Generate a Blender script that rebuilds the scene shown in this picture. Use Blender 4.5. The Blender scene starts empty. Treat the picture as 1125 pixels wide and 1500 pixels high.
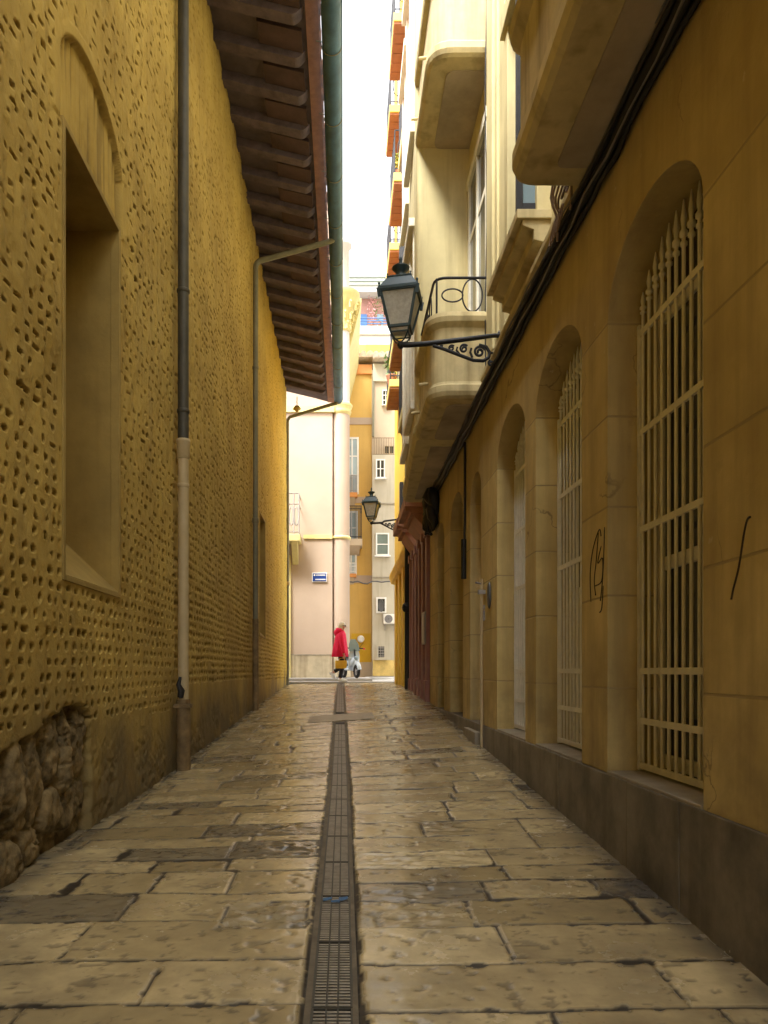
import bpy, bmesh, math, random
import numpy as np
from mathutils import Vector
random.seed(7); RNG = np.random.RandomState(11)
PI = math.pi
C = bpy.context.scene.collection
S = bpy.context.scene
EYE = 1.16                       # camera height above the paving at its feet
F = 1083.0                       # focal length in pixels of the 1125x1500 photograph
VX, VY = 503.0, 983.0            # vanishing point of the alley
XL, XR, XU = -1.59, 1.40, 1.47   # left wall, right arcade wall, right upper wall
def H(h): return EYE + h         # heights above eye level -> world z
def at(px, py, Y): return Vector(((px-VX)*Y/F, Y, EYE-(py-VY)*Y/F))
def lin(r, g, b):
    f = lambda c: (c/255/12.92) if c/255 <= .04045 else ((c/255+.055)/1.055)**2.4
    return (f(r), f(g), f(b))

# ------------------------------------------------------------------ materials
def nt(m): return m.node_tree.nodes, m.node_tree.links
def M(name, col, rough=.75, var=.14, scale=2.5, bump=.15, bscale=60, metal=0, streak=0, spec=.4, coord='pos', alpha=1, dist=.004, col2=None, emit=None):
    m = bpy.data.materials.new(name); m.use_nodes = True
    N, L = nt(m); b = N['Principled BSDF']
    b.inputs['Roughness'].default_value = rough; b.inputs['Metallic'].default_value = metal
    b.inputs['Specular IOR Level'].default_value = spec; b.inputs['Alpha'].default_value = alpha
    if coord == 'pos':
        g = N.new('ShaderNodeNewGeometry'); src = g.outputs['Position']
    else:
        g = N.new('ShaderNodeTexCoord'); src = g.outputs['Object']
    n1 = N.new('ShaderNodeTexNoise'); n1.inputs['Scale'].default_value = scale; n1.inputs['Detail'].default_value = 7; n1.inputs['Roughness'].default_value = .65
    L.new(src, n1.inputs['Vector'])
    r = N.new('ShaderNodeMapRange'); r.inputs[1].default_value = .3; r.inputs[2].default_value = .7
    L.new(n1.outputs['Fac'], r.inputs[0])
    mx = N.new('ShaderNodeMix'); mx.data_type = 'RGBA'
    lo = [c*(1-var) for c in col]; hi = [min(1, c*(1+var)) for c in col] if col2 is None else col2
    mx.inputs[6].default_value = (*lo, 1); mx.inputs[7].default_value = (*hi, 1)
    L.new(r.outputs[0], mx.inputs[0]); out = mx.outputs[2]
    if streak:                                    # rain streaks: real weathering that runs down the wall
        mp = N.new('ShaderNodeMapping'); mp.inputs['Scale'].default_value = (7, 7, .5); L.new(src, mp.inputs[0])
        n3 = N.new('ShaderNodeTexNoise'); n3.inputs['Scale'].default_value = 1; n3.inputs['Detail'].default_value = 5; L.new(mp.outputs[0], n3.inputs['Vector'])
        r3 = N.new('ShaderNodeMapRange'); r3.inputs[1].default_value = .5; r3.inputs[2].default_value = .75; r3.inputs[4].default_value = streak
        L.new(n3.outputs['Fac'], r3.inputs[0])
        m3 = N.new('ShaderNodeMix'); m3.data_type = 'RGBA'; m3.blend_type = 'MULTIPLY'; m3.inputs[7].default_value = (.45, .4, .34, 1)
        L.new(r3.outputs[0], m3.inputs[0]); L.new(out, m3.inputs[6]); out = m3.outputs[2]
    L.new(out, b.inputs['Base Color'])
    if bump:
        n2 = N.new('ShaderNodeTexNoise'); n2.inputs['Scale'].default_value = bscale; n2.inputs['Detail'].default_value = 5; L.new(src, n2.inputs['Vector'])
        bp = N.new('ShaderNodeBump'); bp.inputs['Strength'].default_value = bump; bp.inputs['Distance'].default_value = dist
        L.new(n2.outputs['Fac'], bp.inputs['Height']); L.new(bp.outputs[0], b.inputs['Normal'])
        rr = N.new('ShaderNodeMapRange'); rr.inputs[3].default_value = max(.03, rough-.1); rr.inputs[4].default_value = min(1, rough+.1)
        L.new(n1.outputs['Fac'], rr.inputs[0]); L.new(rr.outputs[0], b.inputs['Roughness'])
    if emit: b.inputs['Emission Color'].default_value = (*emit[:3], 1); b.inputs['Emission Strength'].default_value = emit[3]
    m['_out'] = 0
    return m
def attr_node(N, name):
    a = N.new('ShaderNodeAttribute'); a.attribute_name = name; return a.outputs['Fac']
def mixc(N, L, fac, a, b, blend='MIX'):
    m = N.new('ShaderNodeMix'); m.data_type = 'RGBA'; m.blend_type = blend
    for i, s in ((6, a), (7, b)):
        if isinstance(s, tuple): m.inputs[i].default_value = (*s, 1)
        else: L.new(s, m.inputs[i])
    if isinstance(fac, (int, float)): m.inputs[0].default_value = fac
    else: L.new(fac, m.inputs[0])
    return m.outputs[2]
def noise(N, L, src, scale, detail=6, lo=.3, hi=.7, sc=None, rough=.6, to=1.0):
    if sc:
        mp = N.new('ShaderNodeMapping'); mp.inputs['Scale'].default_value = sc; L.new(src, mp.inputs[0]); src = mp.outputs[0]
    n = N.new('ShaderNodeTexNoise'); n.inputs['Scale'].default_value = scale; n.inputs['Detail'].default_value = detail; n.inputs['Roughness'].default_value = rough
    L.new(src, n.inputs['Vector'])
    r = N.new('ShaderNodeMapRange'); r.inputs[1].default_value = lo; r.inputs[2].default_value = hi; r.inputs[4].default_value = to
    L.new(n.outputs['Fac'], r.inputs[0]); return r.outputs[0]

def mat_left_wall():
    m = bpy.data.materials.new('lime_plaster'); m.use_nodes = True; N, L = nt(m); b = N['Principled BSDF']
    g = N.new('ShaderNodeNewGeometry'); p = g.outputs['Position']
    c = mixc(N, L, noise(N, L, p, 1.1, 6), (.36, .245, .058), (.60, .435, .118))
    c = mixc(N, L, noise(N, L, p, 9, 6, .35, .75, to=.5), c, (.58, .43, .14))
    c = mixc(N, L, noise(N, L, p, 1, 6, .5, .8, sc=(5, 5, .6), to=.45), c, (.25, .185, .08))      # rain streaks
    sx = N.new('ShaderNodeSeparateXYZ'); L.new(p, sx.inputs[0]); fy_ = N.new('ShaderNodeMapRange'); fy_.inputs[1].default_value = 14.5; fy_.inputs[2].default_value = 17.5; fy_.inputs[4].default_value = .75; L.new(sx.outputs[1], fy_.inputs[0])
    c = mixc(N, L, fy_.outputs[0], c, mixc(N, L, noise(N, L, p, 2, 6), (.62, .42, .05), (.78, .55, .075)))   # yellow bounce light painted into the wall colour towards the far end
    c = mixc(N, L, attr_node(N, 'grime'), c, (.17, .13, .065))                                    # splashed dirt at the foot
    c = mixc(N, L, attr_node(N, 'stone'), c, mixc(N, L, noise(N, L, p, 7, 10, .35, .65, rough=.75), (.085, .065, .035), (.36, .27, .135)))
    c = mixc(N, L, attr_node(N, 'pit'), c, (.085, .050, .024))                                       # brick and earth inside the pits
    L.new(c, b.inputs['Base Color']); b.inputs['Roughness'].default_value = .85; b.inputs['Specular IOR Level'].default_value = .25
    n2 = N.new('ShaderNodeTexNoise'); n2.inputs['Scale'].default_value = 70; n2.inputs['Detail'].default_value = 6; L.new(p, n2.inputs['Vector'])
    bp = N.new('ShaderNodeBump'); bp.inputs['Strength'].default_value = .5; bp.inputs['Distance'].default_value = .006
    L.new(n2.outputs['Fac'], bp.inputs['Height']); L.new(bp.outputs[0], b.inputs['Normal']); return m
def mat_paving():
    m = bpy.data.materials.new('limestone_paving'); m.use_nodes = True; N, L = nt(m); b = N['Principled BSDF']
    g = N.new('ShaderNodeNewGeometry'); p = g.outputs['Position']
    t = attr_node(N, 'tint')
    c = mixc(N, L, t, (.39, .305, .155), (.76, .62, .345))
    c = mixc(N, L, noise(N, L, p, 5, 8, .35, .72, to=.6), c, (.22, .175, .105))
    c = mixc(N, L, noise(N, L, p, 1.6, 5, .52, .75, to=.5), c, (.13, .11, .085))
    c = mixc(N, L, noise(N, L, p, 26, 8, .6, .75, to=.55), c, (.12, .095, .065))
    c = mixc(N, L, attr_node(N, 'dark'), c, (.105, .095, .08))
    c = mixc(N, L, attr_node(N, 'joint'), c, (.040, .033, .025))
    L.new(c, b.inputs['Base Color'])
    r = N.new('ShaderNodeMapRange'); b.inputs['Specular IOR Level'].default_value = .6; r.inputs[3].default_value = .12; r.inputs[4].default_value = .46
    nr = N.new('ShaderNodeMath'); nr.operation = 'ADD'
    L.new(noise(N, L, p, 4, 8, .3, .75, to=.7), nr.inputs[0]); L.new(attr_node(N, 'joint'), nr.inputs[1])
    L.new(nr.outputs[0], r.inputs[0]); L.new(r.outputs[0], b.inputs['Roughness'])
    n2 = N.new('ShaderNodeTexNoise'); n2.inputs['Scale'].default_value = 38; n2.inputs['Detail'].default_value = 8; L.new(p, n2.inputs['Vector'])
    bp = N.new('ShaderNodeBump'); bp.inputs['Strength'].default_value = .13; bp.inputs['Distance'].default_value = .004
    L.new(n2.outputs['Fac'], bp.inputs['Height']); L.new(bp.outputs[0], b.inputs['Normal']); return m
def mat_arcade():
    """ochre stucco with ashlar lines ruled into it and a browner coat above the springing of the arches"""
    m = bpy.data.materials.new('ochre_stucco'); m.use_nodes = True; N, L = nt(m); b = N['Principled BSDF']
    g = N.new('ShaderNodeNewGeometry'); p = g.outputs['Position']
    sx = N.new('ShaderNodeSeparateXYZ'); L.new(p, sx.inputs[0])
    c = mixc(N, L, noise(N, L, p, 1.3, 7), (.49, .375, .145), (.74, .59, .265))
    c = mixc(N, L, noise(N, L, p, 6, 7, .45, .8, to=.4), c, (.41, .30, .12))
    c = mixc(N, L, noise(N, L, p, 1, 6, .45, .75, sc=(6, 6, .45), to=.75), c, (.33, .245, .115))
    up = N.new('ShaderNodeMapRange'); up.inputs[1].default_value = H(1.845); up.inputs[2].default_value = H(1.86); up.inputs[4].default_value = .38
    L.new(sx.outputs[2], up.inputs[0]); c = mixc(N, L, up.outputs[0], c, (.35, .25, .10))
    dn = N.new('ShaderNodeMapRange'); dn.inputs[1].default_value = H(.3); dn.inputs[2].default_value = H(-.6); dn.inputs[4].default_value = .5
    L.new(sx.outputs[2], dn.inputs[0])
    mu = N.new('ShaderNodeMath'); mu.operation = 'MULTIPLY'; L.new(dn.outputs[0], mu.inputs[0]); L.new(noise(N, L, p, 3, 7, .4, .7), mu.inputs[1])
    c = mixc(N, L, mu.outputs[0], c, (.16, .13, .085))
    vo = N.new('ShaderNodeTexVoronoi'); vo.feature = 'DISTANCE_TO_EDGE'; vo.inputs['Scale'].default_value = .9; mpv = N.new('ShaderNodeMapping'); mpv.inputs['Scale'].default_value = (1, 1, .55)
    wn = N.new('ShaderNodeTexNoise'); wn.inputs['Scale'].default_value = 5; wn.inputs['Detail'].default_value = 6; L.new(p, wn.inputs['Vector'])
    va = N.new('ShaderNodeVectorMath'); va.operation = 'MULTIPLY_ADD'; va.inputs[1].default_value = (.35, .35, .35); L.new(wn.outputs['Color'], va.inputs[0]); L.new(p, va.inputs[2]); L.new(va.outputs[0], mpv.inputs[0]); L.new(mpv.outputs[0], vo.inputs['Vector'])
    crk = N.new('ShaderNodeMapRange'); crk.inputs[1].default_value = .006; crk.inputs[2].default_value = .0015; L.new(vo.outputs['Distance'], crk.inputs[0])
    cm = N.new('ShaderNodeMath'); cm.operation = 'MULTIPLY'; L.new(crk.outputs[0], cm.inputs[0]); L.new(noise(N, L, p, 1.7, 3, .5, .62, to=.6), cm.inputs[1])
    c = mixc(N, L, cm.outputs[0], c, (.14, .10, .055))
    c = mixc(N, L, noise(N, L, p, 13, 8, .68, .74, to=.5), c, (.66, .58, .38))
    tot = None
    for h in (-.09, .40, .87, 1.35, 1.84):
        s = N.new('ShaderNodeMath'); s.operation = 'SUBTRACT'; s.inputs[1].default_value = H(h); L.new(sx.outputs[2], s.inputs[0])
        a = N.new('ShaderNodeMath'); a.operation = 'ABSOLUTE'; L.new(s.outputs[0], a.inputs[0])
        q = N.new('ShaderNodeMapRange'); q.inputs[1].default_value = .0075; q.inputs[2].default_value = .0035; L.new(a.outputs[0], q.inputs[0])
        if tot is None: tot = q.outputs[0]
        else:
            mm = N.new('ShaderNodeMath'); mm.operation = 'MAXIMUM'; L.new(tot, mm.inputs[0]); L.new(q.outputs[0], mm.inputs[1]); tot = mm.outputs[0]
    c = mixc(N, L, tot, c, (.40, .31, .15))
    L.new(c, b.inputs['Base Color']); b.inputs['Roughness'].default_value = .8; b.inputs['Specular IOR Level'].default_value = .3
    n2 = N.new('ShaderNodeTexNoise'); n2.inputs['Scale'].default_value = 90; n2.inputs['Detail'].default_value = 5; L.new(p, n2.inputs['Vector'])
    n4 = N.new('ShaderNodeTexNoise'); n4.inputs['Scale'].default_value = 5; n4.inputs['Detail'].default_value = 4; L.new(p, n4.inputs['Vector'])
    b1 = N.new('ShaderNodeBump'); b1.inputs['Strength'].default_value = .35; b1.inputs['Distance'].default_value = .03; L.new(n4.outputs['Fac'], b1.inputs['Height'])
    b2 = N.new('ShaderNodeBump'); b2.inputs['Strength'].default_value = .3; b2.inputs['Distance'].default_value = .003; L.new(n2.outputs['Fac'], b2.inputs['Height']); L.new(b1.outputs[0], b2.inputs['Normal'])
    b3 = N.new('ShaderNodeBump'); b3.invert = True; b3.inputs['Strength'].default_value = .6; b3.inputs['Distance'].default_value = .006; L.new(tot, b3.inputs['Height']); L.new(b2.outputs[0], b3.inputs['Normal'])
    L.new(b3.outputs[0], b.inputs['Normal']); return m

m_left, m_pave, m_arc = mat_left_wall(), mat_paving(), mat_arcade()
m_niche = M('smooth_plaster', (.38, .27, .08), .85, .22, 2.2, .3, 50, streak=.35)
m_plinth = M('dark_stone_plinth', (.21, .185, .145), .55, .5, 2.6, .3, 45, streak=.7, spec=.35)
m_sill = M('grey_stone_sill', (.30, .265, .20), .6, .25, 6, .3, 60)
m_cream = M('cream_stucco', (.64, .55, .29), .78, .14, 1.4, .25, 55, streak=.55)
m_bal = M('balcony_plaster', (.60, .50, .265), .8, .2, 2.8, .3, 45, streak=.75)
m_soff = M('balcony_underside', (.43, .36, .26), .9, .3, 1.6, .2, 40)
m_wood = M('old_dark_wood', (.125, .095, .105), .8, .4, 6, .4, 40)
m_board = M('soffit_board', (.12, .095, .11), .85, .35, 3, .3, 40)
m_terra = M('terracotta', (.36, .19, .135), .85, .25, 7, .4, 60)
m_gutter = M('weathered_zinc', (.07, .145, .22), .55, .3, 4, .2, 60, metal=.35)
m_gutter2 = M('grey_green_pipe', (.20, .19, .125), .5, .2, 5, .15, 60, metal=.1)
m_dpipe = M('dark_lead_pipe', (.07, .065, .05), .5, .3, 5, .2, 60, metal=.2)
m_ppipe = M('cream_plastic_pipe', (.50, .40, .23), .45, .1, 5, .08, 60)
m_rust = M('rusty_iron_pipe', (.20, .135, .06), .7, .45, 9, .4, 60)
m_iron = M('black_iron', (.022, .022, .024), .45, .25, 14, .2, 90, metal=.3)
m_lamp = M('teal_black_enamel', (.024, .052, .062), .4, .25, 12, .12, 80, spec=.5)
m_white = M('cream_white_paint', (.74, .70, .57), .5, .12, 9, .15, 90)
m_whitew = M('fresh_cream_paint', (.82, .80, .72), .5, .1, 9, .15, 90)
m_white2 = M('white_paint', (.80, .79, .74), .5, .08, 5, .1, 60)
m_glass = M('dark_window_glass', (.035, .04, .042), .08, .2, 2, 0, spec=.6)
m_glassb = M('blue_window_glass', (.20, .28, .32), .12, .3, .8, 0, spec=.6)
m_glassl = M('pale_window_glass', (.36, .46, .47), .15, .2, .8, 0, spec=.5)
m_pane = M('frosted_lamp_glass', (.62, .60, .52), .35, .2, 30, .1, 120, alpha=.62)
m_curt = M('pale_blind', (.70, .67, .57), .8, .15, 6, .2, 40)
m_door = M('dark_brown_door', (.095, .062, .032), .6, .35, 5, .25, 40)
m_odoor = M('ochre_door', (.36, .235, .085), .65, .25, 3, .25, 40)
m_cable = M('black_cable', (.016, .016, .017), .5, .3, 20, .4, 70)
m_bwire = M('brown_wire', (.24, .15, .085), .5, .2, 20, 0)
m_grate = M('worn_steel_grate', (.30, .28, .23), .4, .3, 18, .2, 90, metal=.65)
m_chan = M('drain_channel_dark', (.02, .018, .015), .9, .3, 9, .2, 50)
m_conc = M('drain_concrete', (.17, .14, .095), .8, .35, 9, .5, 50)
m_pinkfront = M('oxblood_paint', (.33, .15, .12), .6, .2, 3, .2, 40, streak=.3)
m_cornice = M('terracotta_paint', (.42, .20, .11), .7, .2, 4, .2, 40)
m_yellow = M('yellow_stucco', (.74, .50, .055), .75, .1, 2, .2, 50, streak=.2)
m_pink = M('pink_stucco', (.43, .335, .255), .85, .07, .8, .15, 30)
m_pinkw = M('white_column', (.52, .49, .44), .8, .06, .8, .15, 30)
m_gold = M('yellow_trim', (.60, .52, .22), .7, .12, 4, .25, 30)
m_ochre = M('orange_ochre_stucco', (.62, .40, .115), .85, .08, .8, .15, 30, streak=.15)
m_orange = M('orange_band', (.62, .27, .08), .8, .12, 2, .15, 30)
m_mustard = M('mustard_panel', (.62, .37, .02), .7, .06, 2, .1, 30)
m_ecru = M('ecru_stucco', (.48, .435, .33), .85, .1, .8, .2, 30, streak=.3)
m_taupe = M('taupe_stucco', (.50, .40, .28), .85, .1, .8, .2, 30)
m_marble = M('veined_stone', (.47, .40, .27), .6, .3, 1.6, .2, 30, streak=.6)
m_damp = M('stained_plaster', (.62, .45, .15), .85, .35, 2.4, .5, 12)
m_street = M('pale_street', (.40, .39, .37), .55, .15, 1.2, .25, 30)
m_blue = M('sign_blue', (.010, .045, .22), .35, .1, 8, 0)
m_bluewin = M('blue_door', (.05, .13, .30), .4, .15, 3, 0)
m_redwall = M('red_wall', (.36, .19, .15), .8, .25, 2, .2, 20)
m_leaf = M('leaf_green', (.07, .16, .035), .6, .5, 6, 0, col2=(.16, .24, .05))
m_leafy = M('leaf_yellow', (.36, .36, .04), .6, .4, 6, 0)
m_flower = M('pink_blossom', (.62, .30, .28), .7, .3, 6, 0)
m_pot = M('clay_pot', (.40, .18, .10), .8, .2, 9, .2, 60)
m_coat = M('crimson_coat', (.76, .005, .065), .75, .12, 12, .3, 60, coord='obj')
m_black = M('black_fabric', (.018, .018, .022), .8, .3, 12, .2, 60, coord='obj')
m_skin = M('skin', (.58, .33, .22), .55, .06, 12, 0, coord='obj')
m_hair = M('pale_blond_hair', (.62, .55, .42), .55, .3, 30, .3, 120, coord='obj')
m_bag = M('mustard_bag', (.62, .36, .02), .6, .12, 9, .2, 60, coord='obj')
m_shoe = M('white_sneaker', (.78, .78, .74), .5, .06, 9, 0, coord='obj')
m_scoot = M('pale_blue_white_enamel', (.48, .55, .60), .22, .05, 4, 0, spec=.6, coord='obj')
m_tyre = M('rubber', (.02, .02, .02), .8, .2, 20, .2, 60, coord='obj')
m_red = M('red_lens', (.62, .05, .02), .25, .1, 9, 0, coord='obj')
m_ac = M('ac_casing', (.74, .72, .64), .5, .06, 5, .05, 40)
m_dgrey = M('dark_grey_plastic', (.10, .10, .10), .6, .2, 9, 0)
m_brass = M('brass', (.42, .30, .10), .4, .2, 9, 0, metal=.6)
m_paint = M('spray_paint', (.03, .016, .006), .6, .2, 9, 0)
m_litter = M('cigarette_paper', (.74, .70, .62), .8, .1, 30, 0)
m_bluescrap = M('blue_scrap', (.04, .14, .30), .5, .3, 30, 0)
m_ppanel = M('grey_metal_box', (.33, .31, .29), .5, .1, 6, .1, 40)
m_tileund = M('tiled_underside', (.30, .13, .065), .8, .15, 5, .2, 40)
m_slabedge = M('yellow_slab_edge', (.64, .50, .13), .75, .1, 3, .2, 40)
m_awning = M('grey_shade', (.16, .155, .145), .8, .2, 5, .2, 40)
m_wcloth = M('white_pvc', (.76, .75, .70), .45, .05, 5, 0)

# ------------------------------------------------------------------ mesh helpers
def root_of(o):
    while o.parent: o = o.parent
    return o
class MB:
    def __init__(s): s.v = []; s.f = []; s.sm = []
    def add(s, vs, fs, smooth=False):
        k = len(s.v); s.v += [tuple(v) for v in vs]; s.f += [tuple(i+k for i in f) for f in fs]; s.sm += [smooth]*len(fs); return s
    def box(s, x0, x1, y0, y1, z0, z1):
        if x0 > x1: x0, x1 = x1, x0
        if y0 > y1: y0, y1 = y1, y0
        if z0 > z1: z0, z1 = z1, z0
        vs = [(x, y, z) for x in (x0, x1) for y in (y0, y1) for z in (z0, z1)]
        return s.add(vs, [(0,1,3,2), (4,6,7,5), (0,4,5,1), (2,3,7,6), (0,2,6,4), (1,5,7,3)])
    def bar(s, a, b, w, h):
        a, b = Vector(a), Vector(b); d = (b-a).normalized()
        up = Vector((0,0,1)) if abs(d.z) < .95 else Vector((1,0,0))
        x = d.cross(up).normalized()*w/2; y = x.cross(d).normalized()*h/2
        vs = [p+i*x+j*y for p in (a, b) for i, j in ((-1,-1), (1,-1), (1,1), (-1,1))]
        return s.add(vs, [(3,2,1,0), (4,5,6,7), (0,1,5,4), (1,2,6,5), (2,3,7,6), (3,0,4,7)])
    def tube(s, pts, r, n=10, cap=True, sx=1.0):
        pts = [Vector(p) for p in pts]; rs = r if isinstance(r, (list, tuple)) else [r]*len(pts)
        vs = []; prev = None
        for i, p in enumerate(pts):
            d = (pts[min(i+1, len(pts)-1)]-pts[max(i-1, 0)]).normalized()
            if prev is None:
                ref = Vector((0,0,1)) if abs(d.z) < .9 else Vector((1,0,0)); x = d.cross(ref).normalized()
            else: x = (prev-d*prev.dot(d)).normalized()
            prev = x; y = d.cross(x)
            vs += [p+(x*math.cos(2*PI*k/n)*sx+y*math.sin(2*PI*k/n))*rs[i] for k in range(n)]
        fs = [(i*n+k, i*n+(k+1)%n, (i+1)*n+(k+1)%n, (i+1)*n+k) for i in range(len(pts)-1) for k in range(n)]
        s.add(vs, fs, True)
        if cap: s.add(vs[:n], [tuple(range(n))[::-1]]); s.add(vs[-n:], [tuple(range(n))])
        return s
    def lathe(s, prof, c, n=20, sx=1, sy=1, a0=0, smooth=True):
        vs = [(c[0]+r*sx*math.cos(a0+2*PI*k/n), c[1]+r*sy*math.sin(a0+2*PI*k/n), c[2]+z) for r, z in prof for k in range(n)]
        fs = [(i*n+k, i*n+(k+1)%n, (i+1)*n+(k+1)%n, (i+1)*n+k) for i in range(len(prof)-1) for k in range(n)]
        s.add(vs, fs, smooth); s.add(vs[:n], [tuple(range(n))[::-1]]); s.add(vs[-n:], [tuple(range(n))]); return s
    def loft(s, rings, smooth=True, cap=True):
        n = len(rings[0]); vs = [p for r in rings for p in r]
        fs = [(i*n+k, i*n+(k+1)%n, (i+1)*n+(k+1)%n, (i+1)*n+k) for i in range(len(rings)-1) for k in range(n)]
        s.add(vs, fs, smooth)
        if cap: s.add(rings[0], [tuple(range(n))[::-1]]); s.add(rings[-1], [tuple(range(n))])
        return s
    def prism(s, poly, a0, a1, axes):
        """poly of 2-D points extruded along the third axis; axes e.g. 'yzx': poly=(y,z), extruded along x"""
        def mk(p, t):
            d = {axes[0]: p[0], axes[1]: p[1], axes[2]: t}; return (d['x'], d['y'], d['z'])
        n = len(poly); vs = [mk(p, a0) for p in poly]+[mk(p, a1) for p in poly]
        return s.add(vs, [tuple(range(n)), tuple(range(2*n-1, n-1, -1))]+[(k, k+n, (k+1)%n+n, (k+1)%n) for k in range(n)])
    def outline(s, path, prof, cap=True, smooth=False):
        """an open plan outline from wall to wall, swept through a vertical profile of (offset, z)"""
        P = [Vector((x, y)) for x, y in path]; n = len(P); rings = []
        nor = []
        for i in range(n):
            ns = []
            if i > 0: d = (P[i]-P[i-1]).normalized(); ns.append(Vector((-d.y, d.x)))
            if i < n-1: d = (P[i+1]-P[i]).normalized(); ns.append(Vector((-d.y, d.x)))
            m = sum(ns, Vector((0, 0))).normalized(); nor.append(m/max(.35, m.dot(ns[0])))
        for o, z in prof: rings.append([(P[i].x+nor[i].x*o, P[i].y+nor[i].y*o, z) for i in range(n)])
        for j in range(len(rings)-1):
            s.add(rings[j]+rings[j+1], [(k, k+1, n+k+1, n+k) for k in range(n-1)], smooth)
        if cap: s.add(rings[0], [tuple(range(n))[::-1]]); s.add(rings[-1], [tuple(range(n))])
        return s
    def build(s, name, mat, parent=None, bevel=0, fix=True, seg=2):
        me = bpy.data.meshes.new(name); o = bpy.data.objects.new(name, me); C.objects.link(o)
        off = Vector((0,0,0))
        if parent: off = root_of(parent).location; o.parent = parent
        me.from_pydata([tuple(Vector(v)-off) for v in s.v], [], s.f)
        me.polygons.foreach_set('use_smooth', s.sm)
        if fix:
            bm = bmesh.new(); bm.from_mesh(me)
            ng = [f for f in bm.faces if len(f.verts) > 4]
            if ng: bmesh.ops.triangulate(bm, faces=ng, ngon_method='EAR_CLIP')
            bmesh.ops.recalc_face_normals(bm, faces=bm.faces); bm.to_mesh(me); bm.free()
        me.materials.append(mat)
        if bevel:
            b = o.modifiers.new('bevel', 'BEVEL'); b.width = bevel; b.segments = seg; b.limit_method = 'ANGLE'; b.angle_limit = math.radians(40)
        return o
def thing(name, label, cat, loc=(0,0,0), group=None):
    o = bpy.data.objects.new(name, None); C.objects.link(o); o.location = loc; o.empty_display_size = .1
    o['label'] = label; o['category'] = cat
    if group: o['group'] = group
    return o
def tag(o, label, cat, group=None):
    o['label'] = label; o['category'] = cat
    if group: o['group'] = group
    return o
def struct(o): o['kind'] = 'structure'; return o
def copy_tree(o, parent=None):
    c = o.copy(); C.objects.link(c); c.parent = parent
    for ch in o.children: copy_tree(ch, c)
    return c
def round_path(pts, r, n=6):
    out = [pts[0]]
    for i in range(1, len(pts)-1):
        a, b, c = Vector(pts[i-1]), Vector(pts[i]), Vector(pts[i+1]); ri = r[i-1] if isinstance(r, (list, tuple)) else r
        p, q = b+(a-b).normalized()*ri, b+(c-b).normalized()*ri
        for k in range(n+1):
            t = k/n; out.append(tuple(p*(1-t)**2+b*2*t*(1-t)+q*t*t))
    return out+[pts[-1]]
def ellipse(c, a, b, ax, n=28):
    ax1, ax2 = Vector(ax[0]), Vector(ax[1]); return [Vector(c)+ax1*a*math.cos(2*PI*k/n)+ax2*b*math.sin(2*PI*k/n) for k in range(n+1)]
def spiral(c, r0, r1, a0, turns, ux, uz, n=26):
    ux, uz = Vector(ux), Vector(uz); out = []
    for k in range(n+1):
        t = k/n; r = r0+(r1-r0)*t; a = a0+turns*2*PI*t; out.append(Vector(c)+ux*r*math.cos(a)+uz*r*math.sin(a))
    return out
def grid_blocks(name, blocks, mat, attrs, smooth=True):
    vs, fs, at_ = [], [], {a: [] for a in attrs}; base = 0
    for co, mask, av in blocks:                         # co: (nu,nv,3)
        nu, nv = co.shape[:2]; idx = np.arange(nu*nv).reshape(nu, nv)+base
        q = np.stack([idx[:-1,:-1], idx[1:,:-1], idx[1:,1:], idx[:-1,1:]], -1)
        if mask is not None: q = q[mask]
        fs.append(q.reshape(-1, 4)); vs.append(co.reshape(-1, 3)); base += nu*nv
        for a in attrs: at_[a].append(av[a].reshape(-1))
    v = np.concatenate(vs).astype(np.float32); f = np.concatenate(fs).astype(np.int32)
    used = np.zeros(len(v), bool); used[f.ravel()] = True; rem = np.cumsum(used)-1; f = rem[f].astype(np.int32); v = v[used]
    me = bpy.data.meshes.new(name); me.vertices.add(len(v)); me.vertices.foreach_set('co', v.ravel())
    me.loops.add(f.size); me.loops.foreach_set('vertex_index', f.ravel())
    me.polygons.add(len(f)); me.polygons.foreach_set('loop_start', np.arange(0, f.size, 4, dtype=np.int32))
    me.update(calc_edges=True)
    me.polygons.foreach_set('use_smooth', [smooth]*len(f))
    for a in attrs:
        at2 = me.attributes.new(a, 'FLOAT', 'POINT'); at2.data.foreach_set('value', np.concatenate(at_[a])[used].astype(np.float32))
    me.materials.append(mat); o = bpy.data.objects.new(name, me); C.objects.link(o); return o
TAB = RNG.rand(256, 256)
def vn(x, y):
    xi, yi = np.floor(x).astype(int), np.floor(y).astype(int); fx, fy = x-xi, y-yi
    fx = fx*fx*(3-2*fx); fy = fy*fy*(3-2*fy); a = lambda i, j: TAB[(xi+i) & 255, (yi+j) & 255]
    return (a(0,0)*(1-fx)+a(1,0)*fx)*(1-fy)+(a(0,1)*(1-fx)+a(1,1)*fx)*fy
def fbm(x, y, o=4, g=.5):
    t = 0; a = 1; s = 0
    for k in range(o): t = t+a*vn(x*2**k+17.3*k, y*2**k+9.1*k); s += a; a *= g
    return t/s
def sstep(a, b, x): t = np.clip((x-a)/(b-a), 0, 1); return t*t*(3-2*t)

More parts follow.
